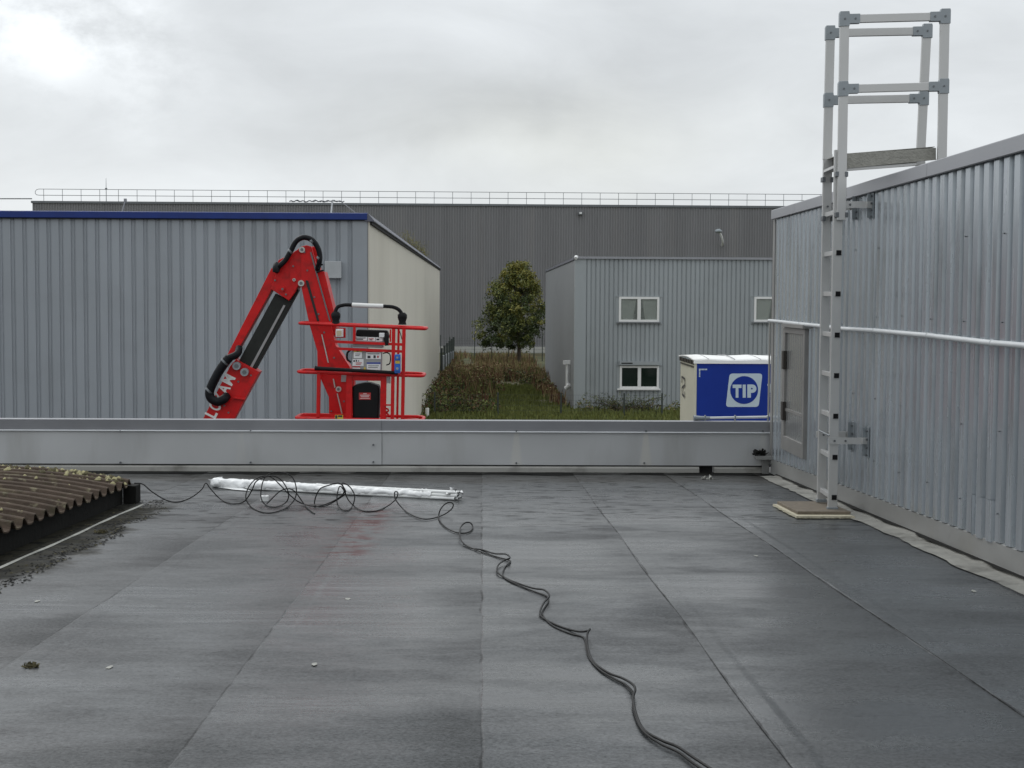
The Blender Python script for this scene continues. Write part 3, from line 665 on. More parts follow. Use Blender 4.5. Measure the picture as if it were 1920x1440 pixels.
# ================================================================== MOSSY CORRUGATED ROOFLIGHT (left)
def rooflight():
    xe, xm = -2.70, -3.76; y0, y1 = 4.6, 11.17
    T = thing('corrugated_roof', (xm, 8, roofz(8)), 'low curved roof of brown corrugated sheets covered in moss and lichen', 'roof')
    pitch = .21; n = int((y1-y0)/pitch); rise = .105
    def zz(x): return .143+rise*(1-((x-xm)/(xe-xm))**2)
    ns = 26; mb = MB(); rows = []
    prof = [(0, 0), (.22, -.002), (.34, .006), (.42, .043), (.48, .048), (.62, .048), (.68, .043), (.88, .004)]
    def dep(f): return float(np.interp(f, [q[0] for q in prof]+[1], [q[1] for q in prof]+[0]))
    for i in range(n):
        for f, d in prof: rows.append((y0+(i+f)*pitch, d, i))
    vs = []; xL = 2*xm-xe
    for y, d, i in rows:
        off = mnoise.noise(Vector((i*3.3, 1, 0)))*.02
        for k in range(ns+1):
            x = xL+(xe+off-xL)*k/ns; vs.append((x, y, roofz(y)+zz(x)+d+mnoise.noise(Vector((x*5, y*5, 0)))*.004))
    w = ns+1; fs = [(j*w+k, j*w+k+1, (j+1)*w+k+1, (j+1)*w+k) for j in range(len(rows)-1) for k in range(ns)]
    mb.add(vs, fs, 0, False); o = mb.build('corrugated_sheet', 'fibre', T)
    sm = o.modifiers.new('thickness', 'SOLIDIFY'); sm.thickness = .010; sm.offset = -1
    # dark kerb under the sheet
    mb = MB(); a = -2.76
    mb.prism([(a, y0, roofz(y0)-.01), (a, y0, roofz(y0)+.130), (xL+.06, y0, roofz(y0)+.130), (xL+.06, y0, roofz(y0)-.01)], (0, 11.06-y0, roofz(11.06)-roofz(y0))); mb.build('kerb', 'bitumen', T)
    q0, q1 = P(236, 908, 11.15), P(261, 942, 11.15); mb = MB(); mb.box((q0.x, 11.05, q1.z), (q1.x, 11.2, q0.z)); mb.build('end_block', 'bitumen', T, bevel=.006)
    # lichen and moss cushions: dense along the far crest
    rnd = random.Random(11); mb = MB(); m2 = MB()
    def cushion(mbx, c, r):
        vs = [c+Vector((0, 0, r*.7))]; k = 8
        for ring, (q, h) in enumerate(((.62, .55), (1, 0))):
            for j in range(k):
                a = 2*math.pi*j/k+ring*.4; qq = q*r*(.75+.5*rnd.random()); vs.append(c+Vector((math.cos(a)*qq, math.sin(a)*qq, h*r*.8-.004)))
        fs = [(0, 1+j, 1+(j+1) % k) for j in range(k)]+[(1+j, 1+k+j, 1+k+(j+1) % k, 1+(j+1) % k) for j in range(k)]
        mbx.add(vs, fs, 0, True)
    for i in range(900):
        far = rnd.random() < .62
        y = y0+n*pitch-.01-abs(rnd.gauss(0, .22)) if far else rnd.uniform(6.5, y1); x = rnd.uniform(-4.7, xe-.05)
        if far and rnd.random() < .3: x = rnd.uniform(-3.3, xe-.02)
        fr = ((y-y0)/pitch) % 1; d = dep(fr)-.004
        if y > y0+n*pitch-.01: continue
        c = Vector((x, y, roofz(y)+zz(x)+d)); r = rnd.uniform(.008, .030)*(1 if far else .6)
        cushion(mb if rnd.random() < .5 else m2, c, r)
    for o, n_, mt in ((mb, 'lichen_patches', 'lichen'), (m2, 'moss_cushions', 'moss')):
        q = o.build(n_, mt, T); q['kind'] = 'stuff'
rooflight()
mb = MB(); pts = [(-2.585+.006*math.sin(y*3), y, roofz(y)+.006) for y in np.linspace(4, 10.95, 40)]
vs = []
for x, y, z in pts: w = .009+.004*math.sin(y*9); vs += [(x-w, y, z), (x, y, z+.008), (x+w, y, z)]
mb.add(vs, [(3*i+k, 3*i+3+k, 3*i+4+k, 3*i+1+k) for i in range(39) for k in (0, 1)]); mb.build('edge_strip', 'whiteline', label='thin pale strip lying on the roof beside the mossy corrugated roof', cat='strip')

mb = MB(); rnd = random.Random(31)
for i in range(1500):
    y = rnd.uniform(5.5, 11.3); edge = -2.33+.10*mnoise.noise(Vector((y*1.4, 2, 0)))+.06*mnoise.noise(Vector((y*5, 2, 0)))-max(0, y-10.6)*.25
    x = edge-abs(rnd.gauss(0, .07)) if rnd.random() < .75 else rnd.uniform(-2.68, edge)
    s_ = rnd.uniform(.002, .009); z = roofz(y)+.004; k = 6; ph = rnd.random()*6; st = rnd.uniform(1, 2.2)
    pts = [(x+math.cos(ph+6.283*j/k)*s_*st*rnd.uniform(.6, 1), y+math.sin(ph+6.283*j/k)*s_*rnd.uniform(.6, 1), z) for j in range(k)]+[(x, y, z+s_*.5)]
    mb.add(pts, [(j, (j+1) % k, k) for j in range(k)], 1 if rnd.random() < .12 else 0)
o = mb.build('roof_grime', ['bitumen', 'moss']); o['kind'] = 'stuff'
# ================================================================== CABLE
def onroof(p, h=.0085):
    if p.z >= roofz(p.y)+h: return p
    d = p-EYE; t = (-H0+h)/(d.z+SL*d.y); return EYE+d*t
def cable():
    r = .0046
    pts = []
    def v(px, py, Y): pts.append(P(px, py, Y))
    for px, py, Y in ((252, 906, 11.1), (268, 908, 11.1), (285, 922, 11.1), (312, 938, 11.15), (335, 941, 11.18), (358, 933, 11.2), (378, 918, 11.25), (386, 906, 11.3),
                      (396, 918, 11.3), (415, 937, 11.25), (437, 945, 11.1), (458, 940, 11.05), (472, 920, 11.0), (480, 903, 11.0), (498, 894, 11.0), (515, 893, 11.0), (530, 903, 11.0), (541, 925, 11.0), (536, 942, 11.0), (515, 951, 10.95), (495, 944, 10.95), (489, 925, 11.0),
                      (497, 895, 11.1), (520, 885, 11.15), (545, 892, 11.1), (555, 912, 11.05), (553, 935, 11.0), (535, 953, 10.9), (505, 962, 10.85), (478, 955, 10.85), (462, 938, 10.9), (464, 918, 10.95), (480, 898, 11.0), (505, 893, 11.05),
                      (528, 912, 11.0), (540, 925, 11.0), (562, 942, 11.0), (590, 949, 11.0), (615, 944, 10.95), (640, 930, 10.95), (645, 918, 10.95), (636, 906, 11.0), (616, 910, 11.0), (600, 917, 11.0), (591, 935, 11.0), (592, 948, 11.0), (612, 948, 10.98), (640, 932, 10.95), (648, 922, 10.9),
                      (641, 906, 10.95), (655, 912, 10.95), (665, 930, 10.9), (660, 950, 10.85), (648, 958, 10.82), (634, 948, 10.85), (632, 930, 10.9), (637, 912, 10.95), (645, 920, 10.95), (655, 940, 10.9),
                      (675, 956, 10.8), (700, 959, 10.75), (725, 950, 10.75), (742, 936, 10.8), (746, 924, 10.8), (740, 923, 10.8), (742, 937, 10.75), (760, 958, 10.6), (785, 971, 10.3), (805, 973, 10.2), (830, 966, 10.25), (847, 954, 10.3), (849, 944, 10.3),
                      (838, 943, 10.3), (826, 955, 10.25), (823, 972, 10.2), (835, 988, 9.95), (855, 998, 9.6), (875, 999, 9.5), (886, 991, 9.55), (883, 981, 9.6), (873, 980, 9.6), (864, 988, 9.5)):
        v(px, py, Y)
    g = [(862, 1000, .03), (866, 1015, .012), (882, 1027, 0), (905, 1031, 0), (927, 1038, .006), (948, 1039, .02), (956, 1046, .025), (945, 1051, .015), (934, 1060, .01), (933, 1073, .006), (950, 1085, 0), (972, 1094, 0), (1000, 1103, .01), (1020, 1106, .02),
         (1030, 1117, .03), (1020, 1130, .02), (1013, 1145, .01), (1015, 1156, .004), (1035, 1168, 0), (1060, 1178, .0), (1085, 1184, .01), (1102, 1183, .025), (1106, 1180, .04), (1101, 1190, .03), (1102, 1215, .012), (1112, 1240, 0), (1140, 1261, 0), (1168, 1272, .006), (1186, 1283, .02),
         (1191, 1293, .02), (1187, 1310, .012), (1193, 1340, .004), (1207, 1368, 0), (1240, 1388, 0), (1270, 1400, .004), (1300, 1420, .006), (1335, 1443, .004), (1380, 1475, 0), (1450, 1530, 0), (1560, 1640, 0)]
    for px, py, h in g: pts.append(G(px, py, h+.008))
    s = spline(pts, 6)
    s = [onroof(p) for p in s]
    mb = MB(); mb.tube(s, r, 8); mb.build('electric_cable', 'cable', label='long black springy cable coiled by the white bundle and snaking toward the camera', cat='cable')
    # the second run twisted round it in the foreground
    g2 = [(869, 1020, 0), (900, 1034, 0), (935, 1045, 0), (957, 1052, 0), (946, 1064, 0), (945, 1082, .0), (975, 1098, 0), (1005, 1110, 0), (1025, 1118, 0), (1028, 1128, .0), (1017, 1150, .0), (1035, 1172, 0), (1070, 1188, 0), (1092, 1194, .0), (1098, 1204, 0), (1104, 1232, 0), (1125, 1256, 0), (1155, 1274, 0), (1172, 1283, .0),
          (1187, 1300, 0), (1188, 1330, .0), (1204, 1368, 0), (1238, 1394, 0), (1272, 1410, .0), (1296, 1428, 0), (1325, 1448, 0), (1370, 1480, 0), (1440, 1535, 0), (1550, 1645, 0)]
    mb = MB(); s = spline([G(a, b, h+.009) for a, b, h in g2], 6); mb.tube([Vector((p.x, p.y, roofz(p.y)+.0085)) for p in s], r*.85, 8)
    mb.build('electric_cable', 'cable', label='second thinner black cable run hugging the roof under the snaking cable', cat='cable')
    # loose free end among the coils
    mb = MB(); mb.tube([onroof(p) for p in spline([P(a, b, Y) for a, b, Y in ((500, 945, 10.95), (520, 925, 11), (531, 918, 11), (545, 917, 11), (556, 925, 11), (570, 945, 10.95), (583, 958, 10.9), (590, 963, 10.85))], 6)], r, 8)
    mb.build('electric_cable', 'cable', label='short loose cable end poking out of the coils in front of the white bundle', cat='cable')
cable()

# ================================================================== WHITE BUNDLE
def bundle():
    a, b = G(400, 914, 0), G(862, 938, 0); T = thing('tube_bundle', (a+b)/2, 'bundle of thin white tubes wrapped in torn white plastic film', 'bundle')
    ax = (b-a).normalized(); sd = Vector((-ax.y, ax.x, 0)); L = (b-a).length; up = Vector((0, 0, 1)); r = .0125
    k = 0
    for row, cnt in ((0, 4), (1, 3), (2, 2)):
        for i in range(cnt):
            off = sd*((i-(cnt-1)/2)*r*2.1)+up*(r+.004+row*r*1.8); rnd = random.Random(k); k += 1
            q = b+off-ax*rnd.uniform(0, .03); p = a+off+ax*(.10+rnd.uniform(0, .06))
            mb = MB(); mb.cyl(p, q, r, 12); t = mb.build('tube', 'tube', T)
            mb = MB(); mb.cyl(q-ax*.002, q+ax*.0008, r*.72, 10); mb.build('bore', 'dark', t)
    mb = MB(); n = 120; m_ = 16; vs = []; rnd = random.Random(2)
    for i in range(n+1):
        t = i/n; c = a+(b-a)*(t*.90)+up*.034
        for j in range(m_):
            th = 2*math.pi*j/m_; q = 1+.30*mnoise.noise(Vector((t*38, math.cos(th)*1.5, math.sin(th)*1.5)))+.22*mnoise.noise(Vector((t*130, math.cos(th)*3, math.sin(th)*3)))
            w, h = .054*q, .033*q+ (.010*(1-t))
            if i == 0: w *= .8; h *= .7
            p = c+sd*math.cos(th)*w+up*(math.sin(th)*h+.008*(1-t)); p.z = max(p.z, roofz(p.y)+.006); vs.append(p)
    mb.add(vs, [(i*m_+j, i*m_+(j+1) % m_, (i+1)*m_+(j+1) % m_, (i+1)*m_+j) for i in range(n) for j in range(m_)], 0, True); mb.add(vs[:m_], [tuple(range(m_))]); mb.build('plastic_film', 'film', T)
    # torn film flaps
    for c, s_, n_ in ((b-ax*.05+up*.065, .075, 14), (b-ax*.34+up*.05, .06, 12), (a+ax*.04+up*.05, .09, 16)):
        mb = MB()
        for i in range(n_):
            q = c+ax*rnd.uniform(-s_, s_)*.8+sd*rnd.uniform(-.04, .04)+up*rnd.uniform(-.02, .025); v = [q+Vector((rnd.uniform(-1, 1), rnd.uniform(-1, 1), rnd.uniform(-.5, .7)))*s_*.4 for _ in range(4)]
            for p in v: p.z = max(p.z, roofz(p.y)+.01)
            mb.add(v, [(0, 1, 2), (0, 2, 3)], 0, True)
        o = mb.build('film_flap', 'film', T); sm = o.modifiers.new('t', 'SOLIDIFY'); sm.thickness = .001
    # film sheet lying in front of left end
    mb = MB(); q = [G(398, 912, .008), G(440, 918, .008), G(470, 920, .01), G(430, 908, .02), G(400, 905, .02)]; mb.add(q, [(0, 1, 2, 3, 4)]); o = mb.build('loose_film', 'film', T); sm = o.modifiers.new('t', 'SOLIDIFY'); sm.thickness = .002
bundle()
q = G(496, 940); mb = MB(); mb.box((q.x-.03, q.y-.03, q.z+.002), (q.x+.03, q.y+.03, q.z+.045)); mb.cyl((q.x+.0, q.y-.012, q.z+.045), (q.x, q.y-.012, q.z+.05), .012, 10)
mb.build('plastic_box', 'tube', label='small white plastic box inside the cable coils', cat='box', bevel=.004)
# little things on the roof
rnd = random.Random(5)
c = G(57, 1252); clump('moss_clump', c+Vector((0, 0, .004)), .035, 'moss', 'lone dark moss tuft on the near left of the wet roof', 'moss', 60, .2, 8, size=.25)
c = G(188, 1000); clump('moss_clump', c+Vector((0, 0, .004)), .045, 'moss', 'yellowish moss tuft beside the pale strip of the corrugated roof', 'moss', 60, .3, 9, size=.25)
for px, py, lab in ((652, 1123, 'flat white fleck left of the cable on the middle of the roof'), (70, 1127, 'flat white fleck near the left edge of the roof'), (590, 1245, 'flat white fleck low on the left half of the roof'), (1826, 1108, 'white fleck on the dark roof below the ribbed wall'), (1418, 1042, 'white fleck right of the long lap right of the cable'), (205, 1251, 'white fleck at the lower left right of the moss tuft')):
    c = G(px, py, .005); mb = MB(); k = 11; s_ = .013
    mb.prism([c+Vector((math.cos(2*math.pi*i/k)*s_*(.6+.6*rnd.random()), math.sin(2*math.pi*i/k)*s_*(.9+1.2*rnd.random()), 0)) for i in range(k)], (0, 0, .001)); mb.build('roof_fleck', 'whiteline', label=lab, cat='fleck')
for i, (px, py) in enumerate(((757, 1078), (590, 1108), (545, 982), (930, 1200), (1010, 1130), (668, 990), (580, 1083), (130, 1150))):
    pass

# ================================================================== LEFT WAREHOUSE
def left_building():
    YB = 30.0; X0 = -26; cx = P(689, 600, YB).x; yR = 78.5
    T = thing('warehouse', (-12, YB, 0), 'blue grey ribbed metal warehouse with blue roof trim and beige side wall', 'building')
    ztop = P(600, 400, YB).z; zbl = P(600, 412, YB).z
    pitch = 22.3*YB/F; x1 = P(661, 500, YB).x
    prof = [(0, 0), (.60, 0), (.64, .026), (.74, .026), (.78, .012), (.84, .012), (.88, .026), (.96, .026)]
    n = math.ceil((x1-X0)/pitch); u0 = x1-n*pitch
    corr(u0, x1, pitch, prof, lambda u, d, z: (u, YB+d, z), 0, zbl+.06).build('facade', 'leftclad', T)
    mb = MB(); mb.box((x1-.002, YB-.012, 0), (cx, YB+.1, zbl+.02)); mb.build('corner_panel', 'leftclad', T)
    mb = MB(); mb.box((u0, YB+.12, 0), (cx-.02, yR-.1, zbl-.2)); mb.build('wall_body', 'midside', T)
    mb = MB(); mb.prism([(u0, YB-.07, zbl), (u0, YB-.08, zbl+.01), (u0, YB-.07, ztop), (u0, YB+.1, ztop+.02), (u0, YB+.1, zbl)], (cx-u0, 0, 0)); mb.build('roof_trim', 'bluetrim', T)
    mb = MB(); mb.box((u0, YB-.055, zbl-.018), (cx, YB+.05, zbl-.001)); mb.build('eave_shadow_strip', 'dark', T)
    # beige gable side; its verge
    zs = zbl-.03
    mb = MB(); mb.box((cx-.02, YB+.001, 0), (cx+.05, yR, zs)); mb.build('side_wall', 'beige', T)
    mb = MB(); mb.prism([(cx-.05, YB-.06, zs), (cx+.14, YB-.06, zs), (cx+.14, YB-.06, zs+.02), (cx+.02, YB-.06, ztop+.0), (cx-.05, YB-.06, ztop+.0)], (0, yR-YB+.1, 0)); mb.build('verge', 'roofdark', T)
    mb = MB(); mb.box((cx+.051, YB, zs-.06), (cx+.10, yR, zs-.001)); mb.build('verge_underside', 'dark', T)
    mb = MB(); mb.box((u0, YB+.12, zs-.01), (cx-.06, yR, zs+.12)); mb.build('roof', 'roofdark', T)
    a, b = P(610, 490, YB), P(641, 522, YB); mb = MB(); mb.box((a.x, YB-.16, b.z), (b.x, YB-.014, a.z)); mb.build('wall_box', 'pinkbox', T, bevel=.01)
    mb = MB(); mb.box((cx-.004, YB-.018, 0), (cx+.012, YB+.01, zs)); mb.build('corner_strip', 'midside', T)
    # down pipe on the side
    q = P(806, 765, 54); mb = MB(); mb.cyl((q.x-.1, 54, 0), (q.x-.1, 54, q.z), .07, 10); mb.build('drain_pipe', 'white', T)
left_building()

# ================================================================== MID BUILDING
def window(T, x0, y0, x1, y1, Y, dark, shutter=False):
    a, b = P(x0, y0, Y), P(x1, y1, Y); w = .085
    mb = MB(); X0, X1, Z0, Z1 = a.x, b.x, b.z, a.z; xm = (X0+X1)/2
    mb.box((X0, Y-.07, Z0), (X0+w, Y+.03, Z1)); mb.box((X1-w, Y-.07, Z0), (X1, Y+.03, Z1)); mb.box((X0+w, Y-.07, Z0), (X1-w, Y+.03, Z0+w)); mb.box((X0+w, Y-.07, Z1-w), (X1-w, Y+.03, Z1)); mb.box((xm-w*.8, Y-.075, Z0+w), (xm+w*.8, Y+.03, Z1-w))
    f = mb.build('window', 'white', T)
    for p, q in ((X0+w, xm-w*.8), (xm+w*.8, X1-w)):
        mb = MB(); mb.box((p, Y-.035, Z0+w), (q, Y-.03, Z1-w)); mb.build('pane', 'panedark' if dark else 'paneclear', f)
    mb = MB(); mb.box((X0+.01, Y+.0, Z0+.01), (X1-.01, Y+.012, Z1-.01)); mb.build('window_recess', 'dark', f)
    if not dark:
        mb = MB()
        for p, q, s_ in ((X0+w, xm-w*.8-.04, 1), (xm+w*.8+.05, X1-w, -1)):
            lo = .13
            pts = [(p, Y-.012, Z0+w), (q-(lo if s_ > 0 else 0), Y-.012, Z0+w), (q, Y-.012, Z1-w), (p+(0), Y-.012, Z1-w)] if s_ > 0 else [(p+lo, Y-.012, Z0+w), (q, Y-.012, Z0+w), (q, Y-.012, Z1-w), (p, Y-.012, Z1-w)]
            mb.add(pts, [(0, 1, 2, 3)])
        mb.build('curtain', 'curtain', f)
    mb = MB(); mb.box((X0-.09, Y-.12, Z0-.06), (X1+.06, Y-.02, Z0-.001)); mb.build('sill', 'white' if dark else 'midside', f)
    mb = MB(); mb.box((X0-.12, Y-.06, Z1+.002), (X1+.12, Y-.0, Z1+.035)); mb.box((X0-.12, Y-.03, Z0-.1), (X0-.001, Y+.0, Z1)); mb.box((X1+.001, Y-.03, Z0-.1), (X1+.12, Y+.0, Z1)); mb.build('window_flashing', 'midclad', f)
    if shutter: mb = MB(); mb.box((X0-.03, Y-.2, Z1+.036), (X1+.01, Y-.03, Z1+.18)); mb.build('shutter_box', 'midclad', f); mb = MB(); mb.box((X0+.05, Y-.205, Z1+.08), (X0+.5, Y-.2, Z1+.13)); mb.build('shutter_slot', 'dark', f)
def mid_building():
    Y = 58.0; x0 = P(1077, 600, Y).x; x1 = x0+14; yR = 85.0
    T = thing('office_building', ((x0+x1)/2, Y, 0), 'two storey grey ribbed metal building with white framed windows behind the trailer', 'building')
    zt_ = P(1200, 483, Y).z; pitch = 8.5*Y/F
    prof = [(0, 0), (.10, .035), (.22, .035), (.32, 0)]
    corr(x0+.45, x1, pitch, prof, lambda u, d, z: (u, Y+d, z), 0, zt_-.05).build('facade', 'midclad', T)
    mb = MB(); mb.box((x0, Y-.02, 0), (x0+.46, Y+.2, zt_-.06)); mb.build('corner_panel', 'midclad', T)
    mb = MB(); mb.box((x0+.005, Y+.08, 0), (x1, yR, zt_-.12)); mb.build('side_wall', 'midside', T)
    mb = MB(); mb.box((x0-.05, Y-.09, zt_-.06), (x1, Y+.2, zt_+.03)); mb.build('coping', 'coping', T)
    mb = MB(); mb.box((x0-.04, Y+.21, zt_-.10), (x0+.3, yR, zt_-.0)); mb.build('side_coping', 'roofdark', T)
    mb = MB(); mb.box((x0+.31, Y+.21, zt_-.119), (x1, yR, zt_-.08)); mb.build('roof', 'bitumen', T)
    window(T, 1160.5, 556.5, 1235.5, 603.5, Y, False)
    window(T, 1414, 556.5, 1489, 603.5, Y, False)
    window(T, 1162, 685.5, 1235, 728.5, Y, True, True)
    mb = MB(); mb.box((x0-.02, Y-.15, zt_-.02), (x0+.12, Y-.09, zt_+.06)); mb.cyl((x0+.02, Y-.2, zt_-.05), (x0+.05, Y-.1, zt_+.02), .07, 10); mb.build('corner_lamp', 'fixture', T)
    # vertical overflow pipe on the side wall
    q0, q1 = PX(1064, 683, x0-.12), PX(1064, 722, x0-.12); mb = MB(); mb.tube([Vector((x0-.12, q0.y, q0.z)), Vector((x0-.12, q0.y, q1.z))], .07, 10); mb.cyl((x0-.18, q0.y, q1.z-.15), (x0-.02, q0.y-.1, q1.z+.02), .10, 10); mb.box((x0-.3, q0.y-.1, q0.z), (x0, q0.y+.1, q0.z+.16)); mb.build('overflow_pipe', 'fixture', T)
mid_building()

# ================================================================== FAR WAREHOUSE
def far_building():
    Y = 120.0; x0 = P(61, 400, Y).x; x1 = 42
    T = thing('distribution_hall', (0, Y, 0), 'huge dark taupe ribbed hall stretching across the background', 'building')
    zt_ = P(800, 383, Y).z
    pitch = .215; corr(x0, x1, pitch, [(0, 0), (.34, 0), (.45, .05), (.80, .05), (.93, 0)], lambda u, d, z: (u, Y+d, z), .45, zt_-.12).build('facade', 'farclad', T)
    mb = MB(); mb.box((x0, Y+.08, .1), (x1, Y+60, zt_-.3)); mb.build('wall_body', 'farclad', T)
    mb = MB(); mb.box((x0-.1, Y-.08, zt_-.12), (x1, Y+.3, zt_+.06)); mb.build('roof_edge', 'bolt', T)
    mb = MB(); mb.box((x0, Y-.25, 0), (x1, Y+.05, .52)); mb.build('plinth', 'concrete', T)
    q = P(1088, 400, Y); mb = MB(); mb.box((q.x-.16, Y-.35, q.z-.12), (q.x+.16, Y+.0, q.z+.12)); fl = mb.build('floodlight', 'bolt', T)
    mb = MB(); mb.box((q.x-.10, Y-.37, q.z-.07), (q.x+.10, Y-.35, q.z+.08)); mb.build('lamp_glass', 'fixture', fl)
    a, b = P(1343, 434, Y-1.2), P(1355, 453, Y-.6)
    mb = MB(); mb.tube(spline([a, P(1349, 436, Y-1.1), P(1353, 444, Y-.9), b, Vector((b.x+.05, Y+.02, b.z-.3))], 5), .09, 8); arm = mb.build('lamp_arm', 'fixture', T)
    mb = MB(); c = P(1348, 434, Y-1.3)
    mb.tube([c+Vector((-.32, 0, -.02)), c+Vector((-.25, 0, 0)), c+Vector((0, 0, .04)), c+Vector((.22, 0, 0))], [.08, .16, .2, .1], 10); mb.build('lamp_head', 'galv', arm)
    # roof edge railing
    Rr = thing('roof_railing', (0, Y+.5, zt_), 'thin grey safety railing along the roof edge of the huge hall', 'railing')
    yy = Y+.6; xl = P(66, 352, yy).x; z1, z2 = P(800, 359.5, yy).z, P(800, 371, yy).z
    xs = x1
    mb = MB(); mb.tube([(xs, yy, z1), (xl+.3, yy, z1), (xl+.1, yy, z1-.06), (xl, yy, z1-.2), (xl, yy, z2+.15), (xl+.1, yy, z2+.03), (xl+.3, yy, z2), (xs, yy, z2)], .024, 6); mb.build('rail', 'railgrey', Rr)
    first = P(82, 365, yy).x; step = 34.4*yy/F; k = 0
    while first+k*step < 33:
        x = first+k*step; mb = MB(); mb.cyl((x, yy, zt_-.05), (x, yy, z1), .022, 5)
        mb.build('post', 'railgrey', Rr); k += 1
    # lightning rod
    q = P(199, 352, yy+.5); mb = MB(); mb.tube([(q.x, yy+.5, zt_), (q.x, yy+.5, q.z), (q.x, yy+.5, q.z+.8)], [.03, .025, .012], 6); rod = mb.build('lightning_rod', 'bolt', label='thin lightning rod above the railing left on the huge hall', cat='rod')
    q = P(199, 354, yy+.5); mb = MB(); mb.tube([q+Vector((0, 0, -.09)), q+Vector((0, 0, -.05)), q+Vector((0, 0, .05)), q+Vector((0, 0, .09))], [.02, .10, .10, .02], 8); mb.build('ball', 'bolt', rod)
far_building()
# roof items seen over the blue trim
yy = 34; a = P(235, 397, yy); b = P(235, 374, yy)
mb = MB(); mb.tube([P(229, 399, yy), P(235, 376, yy)], .018, 6); mb.box((b.x-.03, yy-.03, b.z-.05), (b.x+.03, yy+.03, b.z+.02)); mb.build('vent_pole', 'coping', label='slanting grey pole behind the blue roof trim at the left', cat='pole')
T = thing('roof_cable_post', P(622, 398, yy), 'pale post with a dark twisted cable strung above the blue roof trim', 'post')
mb = MB(); mb.cyl(P(621, 400, yy), P(623, 376, yy), .02, 6); mb.build('post', 'whitepipe', T)
mb = MB(); pts = [P(x, 377+1.2*math.sin(x*.55)+.7*math.sin(x*1.9), yy+.05*math.sin(x)) for x in range(543, 648, 3)]; mb.tube(pts, .014, 6); mb.tube([P(x, 377.5-1.2*math.sin(x*.5), yy) for x in range(545, 645, 4)], .008, 5); mb.build('twisted_cable', 'bolt', T)
mb = MB(); mb.beam(P(640, 378, yy), P(668, 400, yy), .02, .03); mb.build('strut', 'coping', T)
mb = MB(); mb.tube([P(x, 372.5+.03*(x/60), 118) for x in (-120, 0, 60)], .045, 6); mb.build('overhead_wire', 'bolt', label='overhead wire leading to the left end of the huge hall', cat='wire')

